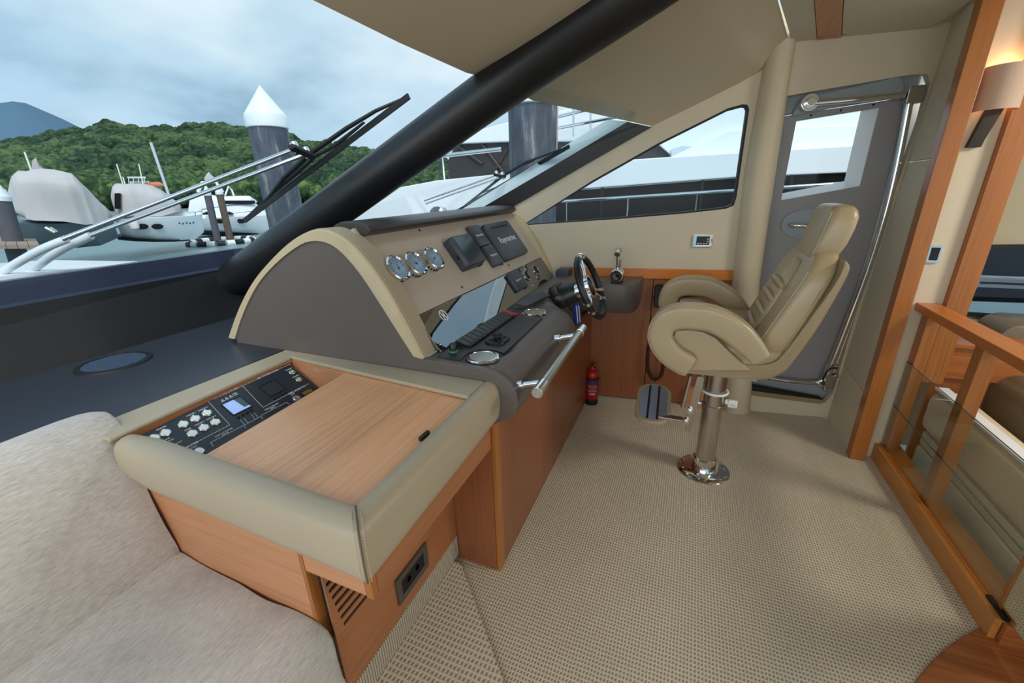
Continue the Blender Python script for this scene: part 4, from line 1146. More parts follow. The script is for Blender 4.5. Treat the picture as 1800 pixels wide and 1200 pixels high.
# inner bolster panel with puffed horizontal pleats
secs = []
for z, hw in ((.86, .09), (.90, .115), (1.0, .12), (1.1, .11), (1.19, .09), (1.22, .07)):
    x = .325 + (z - .868) * .403 - .004
    secs.append([V((x + b, 2.30 + a, z)) for a, b in rrect(2 * hw, .03, .014, 3)])
obj('back_panel', MB().loft(secs), M_CREAM, br, angle=60)
for k in range(4):
    z = .905 + k * .066
    x = .325 + (z - .868) * .403 - .012
    secs = []
    for y, s_ in ((-.115, .35), (-.105, .75), (-.07, 1), (0, 1.05), (.07, 1), (.105, .75), (.115, .35)):
        secs.append([V((x + .022 * s_ * math.cos(a) * .9 - .0 - .012 * math.sin(a) * s_, 2.30 + y, z + .030 * s_ * math.sin(a))) for a in [2 * math.pi * j / 12 for j in range(12)]])
    obj('pleat', MB().loft(secs), M_CREAM, br, angle=70)
secs = []
for z, x0, x1, hw in ((1.235, .478, .575, .135), (1.255, .474, .58, .152), (1.30, .486, .598, .158), (1.36, .502, .612, .158), (1.405, .512, .618, .154), (1.432, .518, .612, .146), (1.448, .527, .60, .128), (1.453, .54, .585, .105)):
    secs.append([V(((x0 + x1) / 2 + b, 2.285 + a, z)) for a, b in rrect(2 * hw, x1 - x0, min(.030, (x1 - x0) * .4), 4)])
hr = obj('headrest', MB().loft(secs), M_CREAM, hs, angle=60)
st = MB()
st.tube([V((.482 + (z - 1.25) * .205, 2.285 - .158 + .012, z)) for z in (1.25, 1.30, 1.36, 1.405, 1.43)], .002, 6)
obj('seam', st, M_ARCH, hr)
st = MB()
st.tube([V((.314 + (z - .84) * .405, 2.30 - .277 + .009 + max(0, z - 1.1) * .1, z)) for z in (.86, .92, 1.0, 1.08, 1.15, 1.2)], .002, 6)
st.tube([V((.425 + (z - .84) * .32, 2.30 - .279, z)) for z in (.86, .92, 1.0, 1.08, 1.13)], .002, 6)
obj('seam', st, M_ARCH, br)
# pedestal
PX, PY = .209, 2.285
obj('slide_plate', MB().box((.045, 2.09, .668), (.36, 2.50, .688)), plain('slide_grey', (176, 174, 172), .35, .5), hs, bevel=.003)
obj('column', MB().lathe([(.054, .08), (.052, .10), (.052, .668)], 28, T(PX, PY, 0)), M_STEEL, hs)
obj('base_flange', MB().lathe([(0, 0), (.140, 0), (.140, .006), (.132, .012), (.064, .014), (.062, .085), (.052, .092)], 40, T(PX, PY, 0)), M_CHROME, hs, angle=40)
for k in range(6):
    a = k * math.pi / 3 + .3
    obj('bolt', MB().lathe([(0, .004), (.006, .003), (.008, 0)], 10, T(PX + .115 * math.cos(a), PY + .115 * math.sin(a), .0125)), M_STEEL, hs)
obj('clamp_ring', MB().tube([V((PX + .062 * math.cos(a), PY + .062 * math.sin(a), .505)) for a in [2 * math.pi * j / 28 for j in range(28)]], .007, 8, closed=True), M_WHITE, hs)
obj('clamp_collar', MB().lathe([(.053, .40), (.057, .402), (.057, .428), (.053, .43)], 28, T(PX, PY, 0)), M_STEEL, hs)
obj('clamp_lever', MB().cyl((PX + .055, PY - .01, .455), (PX + .11, PY - .03, .455), .014, 12).cbox((PX + .09, PY - .02, .452), (.045, .02, .04)), M_WHITE, hs, bevel=.004)
obj('gas_strut', MB().cyl((PX - .075, PY - .02, .668), (PX - .075, PY - .02, .50), .018, 12).cyl((PX - .075, PY - .02, .50), (PX - .078, PY - .02, .42), .011, 10).cyl((PX - .06, PY - .02, .43), (PX - .095, PY - .02, .43), .012, 10), M_CHROME, hs)
b0, b1 = ony(1232, 662, 2.2), ony(1208, 757, 2.2)
bd = (b1 - b0).normalized()
FMx = frame((b0 + b1) / 2, bd, (1, 0, 0))
obj('footrest_bracket', MB().loft([[(a, b, z) for a, b in rrect((b1 - b0).length, .034, .010, 3)] for z in (-.004, .004)], M=FMx), M_STEEL, hs)
c0, c1 = ony(1214, 660, 2.23), ony(1200, 715, 2.23)
obj('footrest_tube', MB().cyl(c0, c1, .011, 12), M_CHROME, hs)
for x, y in ((1213, 721), (1206, 739)):
    q = ony(x, y, 2.195)
    obj('clamp_knob', MB().cyl(q + V((0, .012, 0)), q + V((0, -.016, 0)), .017, 14).cyl(q + V((0, -.016, 0)), q + V((0, -.026, 0)), .010, 12), M_CHROME, hs, bevel=.002)
F0, F1 = V((-.09, 2.15, .318)), V((-.105, 2.50, .388))
fd = (F1 - F0); FM = frame((F0 + F1) / 2, fd, (-1, 0, 0))
L_ = fd.length
fr = obj('footplate', MB().loft([[(a * k, b * k, z) for a, b in rrect(L_, .192, .085, 6)] for k, z in ((.95, -.014), (1, -.008), (1, .006), (.97, .012))], M=FM), plain('footplate_trim', (172, 154, 122), .5), hs)
obj('tread', MB().loft([[(a, b, z) for a, b in rrect(L_ - .045, .148, .064, 6)] for z in (.011, .0145)], M=FM), M_ALU, fr)
for b in (-.026, .026):
    obj('grip_strip', MB().cbox((0, b, .0155), (L_ - .05, .012, .003), FM), M_RUBBER, fr)
rg = MB()
for j in range(13):
    b = -.06 + j * .01
    if abs(abs(b) - .026) > .008: rg.cbox((0, b, .015), (L_ - .075 - (.04 if abs(b) > .05 else 0), .0035, .0018), FM)
obj('tread_ribs', rg, M_ALU, fr)['kind'] = 'stuff'
obj('footrest_arm', MB().box((-.06, 2.19, .335), (.066, 2.235, .345)), M_STEEL, hs, bevel=.002)

# ================================================================== STARBOARD CABINET
s_seam = wl(1143, 560)[0]; s_end = wl(1284, 560)[0]; s0_ = -.10
ZB, ZL0, ZL1 = .0, .944, 1.012
cab = thing('side_cabinet', 'low cherry wood cabinet under the cream side wall with a honey ledge', 'cabinet', wallpt(.3, 0))
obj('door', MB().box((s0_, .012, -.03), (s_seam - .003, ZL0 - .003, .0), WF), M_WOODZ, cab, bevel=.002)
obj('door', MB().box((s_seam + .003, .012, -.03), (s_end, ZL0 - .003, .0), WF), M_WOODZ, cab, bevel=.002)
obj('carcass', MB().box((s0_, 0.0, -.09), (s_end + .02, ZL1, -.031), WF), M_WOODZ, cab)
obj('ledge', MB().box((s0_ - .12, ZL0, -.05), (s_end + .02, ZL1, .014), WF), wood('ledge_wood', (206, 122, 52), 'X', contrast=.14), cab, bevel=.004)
obj('plinth_step', MB().box((s_end - .22, .0, .001), (s_end + .03, .155, .045), WF), M_WOODX, cab, bevel=.003)
# louvred speaker, radio handset with coiled cord
def wpt(x, y, off): return onwall(x, y, off)
q = wl(1206, 529, .01)
lp = thing('louvre_speaker', 'black louvred extension speaker on the cabinet door behind the seat', 'speaker', wallpt(q[0], q[1], 0))
LMx = WF @ T(q[0], q[1], 0)
obj('housing', MB().cbox((0, 0, .012), (.145, .11, .024), LMx), M_COVER, lp, bevel=.006)
for k in range(6): obj('louvre', MB().cbox((-.012, -.04 + k * .016, .027), (.10, .008, .008), LMx), M_PLAST, lp)
q = wl(1158, 520, .02)
hm = thing('radio_handset', 'black radio handset with a coiled cord hung on the cabinet door', 'handset', wallpt(q[0], q[1], 0))
HMx = WF @ T(q[0], q[1], 0)
obj('body', MB().loft([[(a * k, b * k, z) for a, b in rrect(.06, .16, .018, 4)] for k, z in ((.9, .0), (1, .008), (1, .032), (.9, .04))], M=HMx), M_PLAST, hm)
obj('hook', MB().cbox((-.03, -.02, .02), (.03, .02, .03), HMx), M_PLAST, hm, bevel=.004)
# coil
cp_ = smooth_path([wpt(x, y, .035) for x, y in ((1146, 562), (1142, 590), (1140, 612), (1138, 640), (1143, 660), (1153, 667), (1163, 658), (1167, 630), (1168, 605))], 8)
coil = []
tot = resample(cp_, 420)
for i, p in enumerate(tot):
    t_ = (tot[min(i + 1, 419)] - tot[max(i - 1, 0)]).normalized()
    s_ = t_.cross(WN).normalized(); r_ = .0115 if i > 110 else .002
    a = i * .95
    coil.append(p + s_ * (r_ * math.cos(a)) + WN * (r_ * math.sin(a)))
obj('coiled_cord', MB().tube(coil, .0035, 5), M_RUBBER, hm)
# stereo remote in the wall
q = wl(1235, 423)
sr = thing('stereo_remote', 'small chrome-framed stereo remote on the cream side wall', 'remote', wallpt(q[0], q[1], 0))
RMx = WF @ T(q[0], q[1], .001)
obj('bezel', MB().plate(rrect(.118, .08, .008, 3), [rrect(.078, .056, .004, 3)], .012, RMx), M_CHROME, sr, bevel=.002)
fc_ = obj('display', MB().cbox((0, 0, .003), (.078, .056, .006), RMx), M_PLAST, sr)
for k in range(4): obj('button', MB().cbox((-.026 + k * .017, -.018, .007), (.011, .006, .003), RMx), M_STEEL, sr)
for k in range(2): obj('button', MB().cbox((.03, .012 - k * .016, .007), (.008, .008, .003), RMx), M_STEEL, sr)
# fire extinguisher
ex = V((-.568, 2.865, 0))
fe_ = thing('fire_extinguisher', 'small red fire extinguisher standing on the carpet in the corner below the wheel', 'extinguisher', ex)
EM_ = T(ex)
obj('cylinder', MB().lathe([(0, .02), (.04, .02), (.047, .03), (.047, .235), (.042, .258), (.026, .275), (.018, .28), (.018, .288), (0, .288)], 28, EM_), M_RED, fe_)
obj('base_cup', MB().lathe([(0, 0), (.047, 0), (.049, .004), (.049, .045), (.0475, .045)], 28, EM_), M_RUBBER, fe_)
obj('label_band', MB().lathe([(.0475, .06), (.0475, .20)], 28, EM_), plain('label_red', (150, 24, 30), .4), fe_)
obj('label_stripe', MB().lathe([(.0478, .170), (.0478, .202)], 28, EM_), plain('label_violet', (74, 44, 96), .4), fe_)
obj('strap', MB().lathe([(.048, .205), (.0495, .207), (.0495, .222), (.048, .224)], 28, EM_), M_RUBBER, fe_)
obj('bracket', MB().box((-.075, -.03, .03), (-.046, .03, .26), EM_), M_RUBBER, fe_, bevel=.004)
obj('valve', MB().lathe([(.016, .285), (.016, .31), (.01, .315), (0, .315)], 16, EM_), M_STEEL, fe_)
obj('handle', MB().prism([(-.01, -.01, .312), (.05, -.01, .335), (.055, -.01, .347), (-.012, -.01, .33)], (0, .02, 0), EM_ @ Matrix.Rotation(-.9, 4, 'Z')).prism([(-.01, -.009, .30), (.05, -.009, .30), (.055, -.009, .308), (-.01, -.009, .309)], (0, .018, 0), EM_ @ Matrix.Rotation(-.9, 4, 'Z')), M_RED, fe_, bevel=.002)
def on_cyl(ang, z, r=.0481):
    c, s_ = math.cos(ang), math.sin(ang)
    return EM_ @ frame((r * c, r * s_, z), (-s_, c, 0), (0, 0, 1))
for s_, z, sz in (('FIRE', .095, .026), ('EXTINGUISHER', .12, .0105), ('1 PULL PIN', .138, .008), ('2 AIM  3 SQUEEZE', .15, .008), ('STORED PRESSURE', .163, .0075)):
    a0_ = math.radians(-72)
    # bend the flat lettering round the cylinder
    o = text('lettering', s_, sz, M_WHITEPRINT, Matrix.Identity(4), fe_)
    for v_ in o.data.vertices:
        m_ = on_cyl(a0_ + v_.co.x / .0481, z) @ V((0, v_.co.y, v_.co.z))
        v_.co = m_

# ================================================================== SOFA
def cushion_mesh(secs_fn, nx, ny):
    pass
sf = thing('sofa', 'oatmeal fabric sofa with a tall back cushion beside the chart table', 'sofa', (-1.15, 0.0, 0))
def noisy(mb, amp, sc):
    from mathutils import noise
    mb.v = [tuple(V(p) + V((noise.noise(V(p) * sc), noise.noise(V(p) * sc + V((7, 3, 1))), noise.noise(V(p) * sc + V((1, 9, 4))))) * amp) for p in mb.v]
    return mb
def ring(pts, n): return resample(smooth_path(pts, 5, closed=True) + [V(pts[0])], n + 1)[:-1]
bsec = [V((x, 0, z)) for x, z in ((-1.415, .44), (-1.43, .58), (-1.475, .76), (-1.515, .87), (-1.555, .928), (-1.62, .953), (-1.70, .925), (-1.74, .85), (-1.75, .60), (-1.74, .44), (-1.60, .42))]
rb0 = ring(bsec, 56)
secs = []
cxx, czz = -1.58, .68
ys_ = [-.9 + i * .04 for i in range(35)] + [.50, .525, .54, .548]
for y in ys_:
    k = 1 - max(0, (y - .50) / .048) ** 2 * .05 if y > .5 else 1
    secs.append([V((cxx + (p.x - cxx) * k, y + (.034 * max(0, min(1, (p.z - .72) / .16)) if y > .45 else 0), czz + (p.z - czz) * k)) for p in rb0])
obj('back_cushion', noisy(MB().loft(secs), .010, 6), M_FABRIC, sf, angle=70)
ssec = [V((x, 0, z)) for x, z in ((-1.46, .47), (-1.30, .462), (-1.05, .455), (-.86, .448), (-.805, .435), (-.782, .40), (-.776, .34), (-.776, .24), (-.79, .20), (-1.1, .20), (-1.46, .20))]
rs0 = ring(ssec, 64)
secs = []
for y in ys_:
    k = 1 - max(0, (y - .50) / .048) ** 2 * .05 if y > .5 else 1
    secs.append([V((-1.1 + (p.x + 1.1) * (1 - (1 - k) * .6), y, .34 + (p.z - .34) * k)) for p in rs0])
obj('seat_cushion', noisy(MB().loft(secs), .010, 6), M_FABRIC, sf, angle=70)
obj('base', MB().box((-1.72, -.9, .02), (-.80, .545, .205)), M_WOODY, sf, bevel=.003)
# folds of the loose cover on the back cushion
fl = MB()
for pts in (((152, 738), (178, 742), (196, 762)), ((205, 850), (232, 858), (246, 872))):
    pass

# ================================================================== RAIL PARTITION
XR = 1.125
rp = thing('rail_partition', 'honey wood rail with posts and glass panes along the right side of the carpet', 'railing', (XR, 2.2, 0))
Y1, Y0 = 2.752, 1.60
obj('base_board', MB().prism([(XR, Y1, 0), (XR, Y0 + .02, 0), (XR + .02, Y0 - .04, 0), (XR + .02, Y0 - .04, .10), (XR, Y0 + .02, .10), (XR, Y1, .10)][:0] or [(XR, Y1, 0), (XR, Y0, 0), (XR, Y0, .098), (XR, Y1, .098)], (.022, 0, 0)), M_HONEY, rp, bevel=.003)
obj('sill_board', MB().prism([(XR + .026, Y1, .085), (XR + .075, Y1, .115), (XR + .11, Y1, .115), (XR + .11, Y1, .0), (XR + .026, Y1, .0)], (0, Y0 - Y1, 0)), M_HONEY, rp, bevel=.002)
obj('sill_reflection', MB().box((XR + .022, Y0, .09), (XR + .027, Y1, .104)), wood('pale_reflection', (224, 140, 70), 'Y'), rp)  # paler strip paints the orange reflection along the glass foot
def post(y0, y1, x0=XR + .03, x1=XR + .085, z0=.10, z1=.90):
    return obj('post', MB().box((x0, y0, z0), (x1, y1, z1)), M_HONEYZ, rp, bevel=.004)
post(2.685, 2.752)
p_t = onx(1712, 612, XR + .03); p_b = onx(1622, 868, XR + .03)
q_t = onx(1752, 640, XR + .03)
post(p_t.y - .062, p_t.y + .0)
post(1.60, 1.66)
obj('top_rail', MB().box((XR - .006, 1.2, .90), (XR + .092, 2.762, .942)), wood('rail_wood', (184, 108, 48), 'Y', contrast=.12), rp, bevel=.005)
# glass panes in front of the posts, with bright polished top edges
def gpane(z0, z1, y0=Y0 + .06, y1=Y1 - .01, x=XR + .028):
    g = obj('glass_pane', MB().box((x - .004, y0, z0), (x, y1, z1)), M_GLASSR, rp, smooth=False)
    return g
zt = onx(1677, 705, XR + .026).z; zm = onx(1645, 795, XR + .026).z
gpane(.104, zm - .002); gpane(zm, zt)
for z in (zt, zm - .001):
    obj('glass_edge', MB().box((XR + .0235, Y0 + .06, z - .001), (XR + .0285, Y1 - .01, z + .001)), plain('glass_edge', (60, 78, 72), .15), rp, smooth=False)
# narrow mesh panel closing the near end, with a black clip
m0, m1 = onx(1800, 905, XR + .03), onx(1752, 1030, XR + .03)
obj('mirror_panel', MB().box((XR + .028, 1.46, .11), (XR + .036, 1.635, .9)), plain('mirror_steel', (190, 186, 176), .04, 1.0), rp)
obj('end_block', MB().box((XR + .0225, Y0 - .02, 0), (XR + .112, Y0 - .001, .10)), M_HONEYX, rp, bevel=.003)
obj('clip', MB().box((XR + .018, 1.60, .098), (XR + .034, 1.70, .108)), M_RUBBER, rp)
# ================================================================== LOWER SALOON BEHIND THE RAIL
M_VINYL = leather('olive_cream_vinyl', (226, 212, 180), .5)
M_BRN = leather('brown_sofa_leather', (112, 100, 78), .45, var=.1)
ss = thing('saloon_sofa', 'cream vinyl sofa back with stacked padded bands seen through the rail glass', 'sofa', (1.5, 2.1, 0))
def pad(x0, x1, y0, y1, z0, z1, r, mat, nm='padded_band', par=None):
    secs = []
    for y, k in ((y0, .9), (y0 + .02, 1), (y1 - .02, 1), (y1, .9)):
        secs.append([V(((x0 + x1) / 2 + a * k, y, (z0 + z1) / 2 + b * k)) for a, b in rrect(x1 - x0, z1 - z0, r, 5)])
    return obj(nm, MB().loft(secs), mat, par or ss, angle=60)
pad(1.33, 1.46, 1.0, 2.80, -.30, .115, .01, M_VINYL)
pad(1.335, 1.48, 1.0, 2.80, .12, .20, .008, M_VINYL)
pad(1.315, 1.47, 1.0, 2.80, .205, .455, .06, M_VINYL)
obj('reflection_strip', MB().box((1.325, 1.0, .458), (1.385, 2.80, .472)), plain('reflection_strip', (236, 238, 242), .12), ss, bevel=.003)  # near-white strip carries a bright window reflection in its colour
ls = thing('leather_sofa', 'dark brown leather sofa down in the saloon under the low window', 'sofa', (2.0, 2.5, 0))
pad(1.56, 2.5, 2.05, 3.0, .30, .58, .10, M_BRN, 'seat_cushion', ls)
pad(1.56, 2.5, 1.2, 2.02, .26, .52, .10, M_BRN, 'seat_cushion', ls)
pad(1.62, 2.6, 3.0, 3.28, .38, .80, .10, M_BRN, 'back_cushion', ls)
pad(2.25, 2.6, 1.2, 2.95, .5, .84, .12, M_BRN, 'back_cushion', ls)
sc_ = thing('saloon_cabinet', 'wooden saloon shelf with a pale top behind the rail posts', 'cabinet', (1.45, 2.9, 0))
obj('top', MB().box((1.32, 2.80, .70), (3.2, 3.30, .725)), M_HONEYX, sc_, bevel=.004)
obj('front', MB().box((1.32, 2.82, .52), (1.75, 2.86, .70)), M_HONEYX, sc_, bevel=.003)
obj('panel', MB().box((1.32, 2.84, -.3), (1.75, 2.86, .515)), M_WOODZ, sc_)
mb = MB().box((1.14, -1.5, -.42), (4, 3.3, -.38))
struct('floor', mb, M_CARPET, 'sunken saloon floor behind the rail partition', 'floor')
# wall sconce
q = ony(1760, 160, 2.757)
sn = thing('wall_sconce', 'lit half-round fabric wall sconce on a dark bracket between the wooden posts', 'sconce', (1.18, 2.757, 1.90))
SC = V((1.178, 2.757, 0))
secs = []
rr_ = [(.074 * math.cos(a), -.085 * math.sin(a)) for a in [math.pi * j / 18 for j in range(19)]]
out_ = [[V((SC.x + a, SC.y - .004 + b, z)) for a, b in rr_] for z in (1.818, 1.99)]
in_ = [[V((SC.x + a * .96, SC.y - .004 + b * .96, z)) for a, b in rr_] for z in (1.99, 1.818)]
m_sh = bpy.data.materials.new('sconce_fabric'); m_sh.use_nodes = True
_b = m_sh.node_tree.nodes['Principled BSDF']; _b.inputs['Base Color'].default_value = lin((206, 178, 154)); _b.inputs['Roughness'].default_value = .9
_b.inputs['Transmission Weight'].default_value = 0.0
mb = MB().grid([out_[0], out_[1], in_[0], in_[1], out_[0]])
obj('lamp_shade', mb, m_sh, sn, angle=50)
obj('bracket', MB().prism([(1.118, 2.757, 1.672), (1.168, 2.757, 1.672), (1.172, 2.757, 1.70), (1.205, 2.757, 1.83), (1.148, 2.757, 1.83), (1.13, 2.757, 1.74)], (0, -.028, 0)), plain('dark_bronze', (52, 44, 36), .45, .5), sn, bevel=.004)
obj('bulb', MB().lathe([(0, 1.875), (.012, 1.88), (.016, 1.90), (.016, 1.935), (.008, 1.95), (0, 1.952)], 14, T(SC.x, SC.y - .035, 0)), emit('warm_bulb', (255, 180, 90), 12.0), sn)
lp_ = lamp('sconce_light', 'POINT', (SC.x, SC.y - .045, 1.975), (0, 0, -1), 0.5, (1.0, .62, .28), shadow_soft_size=.02)
lp_.parent = sn; lp_.matrix_parent_inverse = Matrix.Translation(-sn.location)
# light switch
q = ony(1641, 446, 2.757)
lw_ = thing('light_switch', 'chrome-framed black rocker light switch below the sconce', 'switch', (q.x, 2.757, q.z))
LM = frame((q.x, 2.757, q.z), (1, 0, 0), (0, 0, 1))
obj('plate', MB().plate(rrect(.05, .088, .006, 3), [rrect(.034, .062, .003, 3)], .009, LM), M_CHROME, lw_, bevel=.002)
obj('rocker', MB().prism([(-.017, -.031, 0), (-.017, .031, 0), (-.017, .031, .012), (-.017, 0, .007), (-.017, -.031, .006)], (.034, 0, 0), LM), M_PLAST, lw_)
# guard rail on the side deck outside the saloon window
gd = thing('side_deck_rail', 'white tubular guard rail outside the low saloon window', 'railing', (2.0, 4.0, 0))
z_ = ony(1690, 500, 4.0)
obj('handrail', MB().cyl((1.2, 4.0, z_.z + .05), (5, 4.0, z_.z + .05), .022, 12), M_GEL, gd)
obj('mid_rail', MB().cyl((1.2, 4.0, z_.z - .0), (5, 4.0, z_.z - .0), .012, 10), M_GEL, gd)
q = ony(1702, 520, 4.0)
obj('stanchion', MB().cyl((q.x + .02, 4.0, z_.z + .05), (q.x - .03, 4.0, .55), .02, 10), M_GEL, gd)

# ================================================================== WIPERS
def gplane(a, b, c, off):
    a, b, c = V(a), V(b), V(c); n = (b - a).cross(c - a).normalized()
    if n.z < 0: n = -n
    return a + n * off, n
def wiper(name, label, pl, rods, blade, mounts, arms, rr):
    p0, n = pl
    def g(x, y, o=0.0): return onpl(x, y, p0 + n * o, n)
    b0, b1 = g(*blade[0]), g(*blade[1])
    t = thing(name, label, 'wiper', (b0 + b1) / 2)
    for k, (a, b) in enumerate(rods):
        obj('arm_rod', MB().cyl(g(*a, .03), g(*b, .03), rr, 10), M_CHROME, t)
    for (x, y) in mounts:
        q = g(x, y, .02)
        obj('pivot', MB().cyl(q - n * .02, q + n * .03, rr * 1.8, 16), M_CHROME, t, bevel=.003)
    q0_, q1_ = g(*mounts[0], .0), g(*mounts[1], .0); hub_ = (q0_ + q1_) / 2
    obj('clamp_block', MB().cbox((0, 0, 0), ((q1_ - q0_).length * 1.9, rr * 3.2, rr * 2.2), frame(hub_, q1_ - q0_, n.cross(q1_ - q0_))), M_RUBBER, t, bevel=.004)
    bd = (b1 - b0).normalized()
    obj('blade', MB().sweep([b0, b0.lerp(b1, .5), b1], [(-.004, -.012), (.004, -.012), (.006, .012), (-.006, .012)], up=n), M_RUBBER, t)
    for pts in arms:
        pts = [g(x, y, .028) for x, y in pts]
        obj('yoke', MB().sweep(pts, [(-.010, -.004), (.010, -.004), (.010, .004), (-.010, .004)], up=n, scale=[.7 + .6 * math.sin(math.pi * i / (len(pts) - 1)) for i in range(len(pts))]), M_RUBBER, t)
    return t
pl1 = gplane(g0[0], g0[1], g1[1], .05)
wiper('windscreen_wiper', 'large black wiper on twin chrome arms across the forward windscreen pane', pl1,
      [((110, 420), (522, 260)), ((155, 415), (540, 270)), ((150, 400), (260, 358))][:2], ((430, 388), (719, 169)), ((521, 262), (541, 271)),
      [((432, 384), (474, 345), (500, 312), (546, 270), (610, 225), (660, 195), (716, 170)), ((474, 345), (520, 305), (560, 270)), ((545, 280), (590, 255), (640, 215))], .009)
pl2 = gplane(g0[1], g0[2], g1[2], .05)
wiper('windscreen_wiper', 'smaller dark wiper on thin arms behind the console brow', pl2,
      [((745, 353), (872, 308)), ((748, 358), (878, 312))], ((804, 371), (1001, 257)), ((874, 308), (884, 310)),
      [((808, 368), (845, 340), (880, 312), (925, 285), (998, 258)), ((845, 340), (870, 330)), ((905, 296), (940, 282))], .006)
# fairing at the foot of the big wiper
q0 = onpl(118, 420, *pl1); q1 = onpl(-30, 500, *pl1)
# ---- sleek covers at the lower ends of the twin arms
sl_ = thing('wiper_sleeve', 'pair of pale sleeves at the foot of the large wiper arms', 'sleeve', onpl(60, 440, *pl1))
for a, b, c in (((118, 420), (60, 445), (-40, 505)), ((160, 414), (90, 450), (0, 520))):
    obj('sleeve', MB().tube(smooth_path([onpl(x, y, pl1[0] + pl1[1] * o, pl1[1]) for (x, y), o in ((a, .03), (b, .03), (c, .03))], 4), .016, 10), M_GELG, sl_)
# ================================================================== OUTSIDE
WZ = -1.0
def far(x, y, D):
    d = ray(x, y); return EYE + d * (D / math.hypot(d.x, d.y))
# ---- water
m, nt, b = principled('harbour_water', (112, 138, 140), 0.32, spec=.5)
n = nd(nt, 'ShaderNodeTexNoise', Scale=1.0, Detail=4.0, Roughness=.55)
nt.links.new(objco(nt, (.9, .9, .9)), n.inputs['Vector']); bump(nt, b, n.outputs['Fac'], .30, .3)
mb = MB().add([(-900, -700, WZ), (500, -700, WZ), (500, 900, WZ), (-900, 900, WZ)], [(0, 1, 2, 3)])
tag(obj('harbour_water', mb, m, smooth=False), 'calm grey green harbour water around the moored boats', 'water', kind='stuff')
# ---- distant mountain
M_MTN = plain('mountain_haze_blue', (84, 112, 132), .95, var=.12, scale=.006, spec=.1)  # aerial haze put into the blue-grey base colour
rd_ = [(-700, 260), (-420, 215), (-250, 222), (-120, 196), (-60, 190), (0, 181), (22, 178), (45, 181), (80, 196), (110, 209), (140, 224), (165, 236), (200, 250), (260, 270), (330, 300)]
rg_ = []
for i, (x, y) in enumerate(rd_): rg_.append((x, y))
fr_, md_, tp_, bk_ = [], [], [], []
for x, y in rg_:
    h = 350 - y
    fr_.append(far(x, 352, 1500)); md_.append(far(x + 8 * math.sin(x * .05), 352 - h * .55, 1720)); tp_.append(far(x, y, 1950)); bk_.append(far(x, 352 - h * .2, 2500))
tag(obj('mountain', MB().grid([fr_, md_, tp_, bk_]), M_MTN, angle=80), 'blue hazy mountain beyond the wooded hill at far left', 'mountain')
# ---- wooded hill: ground plus canopy
ridge = [(-500, 300), (-300, 285), (-120, 272), (0, 266), (60, 261), (110, 254), (150, 243), (190, 236), (240, 229), (290, 235), (306, 243), (322, 233), (355, 229), (400, 225), (425, 228), (470, 236), (520, 246), (570, 257), (630, 264), (700, 272), (770, 282), (840, 296), (930, 315), (1050, 330)]
def rid(x):
    for (a, ya), (b_, yb_) in zip(ridge, ridge[1:]):
        if a <= x <= b_: return ya + (yb_ - ya) * (x - a) / (b_ - a)
    return ridge[-1][1]
def hillpt(x, t):
    """t = 0 at the shore, 1 at the ridge"""
    yb = far(x, 300, 1); 
    D = 150 + 130 * t
    hz = far(x, 352, D)
    top = far(x, rid(x) + 6, 280)
    d = V((hz.x, hz.y, 0)); zt_ = top.z
    z = WZ + .6 + (zt_ - WZ) * (t ** .85)
    return V((d.x, d.y, z))
mb = MB().grid([[hillpt(x, t) for x in range(-480, 1050, 30)] for t in (0, .15, .3, .45, .6, .75, .9, 1.0)] + [[V((p.x * 1.2, p.y * 1.2, -2)) for p in [hillpt(x, 1) for x in range(-480, 1050, 30)]]])
M_SOIL = plain('hill_undergrowth', (46, 62, 40), .95, var=.3, scale=.15, spec=.1)
hill = tag(obj('hill', mb, M_SOIL), 'green hill rising behind the marina', 'hill')
def foliage(name, c1, c2, sc):
    m, nt, b = principled(name, c1, .85, spec=.15)
    n1 = nd(nt, 'ShaderNodeTexNoise', Scale=sc, Detail=2.0); n2 = nd(nt, 'ShaderNodeTexNoise', Scale=sc * 14, Detail=3.0)
    for q in (n1, n2): nt.links.new(objco(nt), q.inputs['Vector'])
    ad = nd(nt, 'ShaderNodeMath', operation='MULTIPLY_ADD'); ad.inputs[1].default_value = .5
    nt.links.new(n2.outputs['Fac'], ad.inputs[0])
    m2 = nd(nt, 'ShaderNodeMath', operation='MULTIPLY'); m2.inputs[1].default_value = .5; nt.links.new(n1.outputs['Fac'], m2.inputs[0]); nt.links.new(m2.outputs[0], ad.inputs[2])
    r = ramp(nt, [(.36, tuple(c * .55 for c in c1)), (.48, c1), (.62, c2)])
    nt.links.new(ad.outputs[0], r.inputs[0]); nt.links.new(r.outputs[0], b.inputs['Base Color'])
    bump(nt, b, n2.outputs['Fac'], 1.0, .8)
    return m
M_LEAF = foliage('forest_leaves', (44, 66, 46), (88, 108, 66), .06)
M_LEAF2 = foliage('shore_leaves', (54, 78, 48), (108, 128, 70), .12)
from mathutils import noise as MN
def crown_mesh(seed, sub=3):
    bm = bmesh.new(); bmesh.ops.create_icosphere(bm, subdivisions=sub, radius=1.0)
    o = V((seed * 3.1, seed * 1.7, seed))
    for v in bm.verts:
        d = v.co.normalized()
        v.co = d * (1 + .30 * MN.noise(d * 1.7 + o) + .20 * MN.noise(d * 4.5 + o)) ; v.co.z *= .82
    vs = np.array([v.co[:] for v in bm.verts]); fs = np.array([[v.index for v in f.verts] for f in bm.faces]); bm.free()
    return vs, fs
crowns = [crown_mesh(k, 2) for k in range(6)]
rnd = random.Random(11)
VS, FS, nb_ = [], [], 0
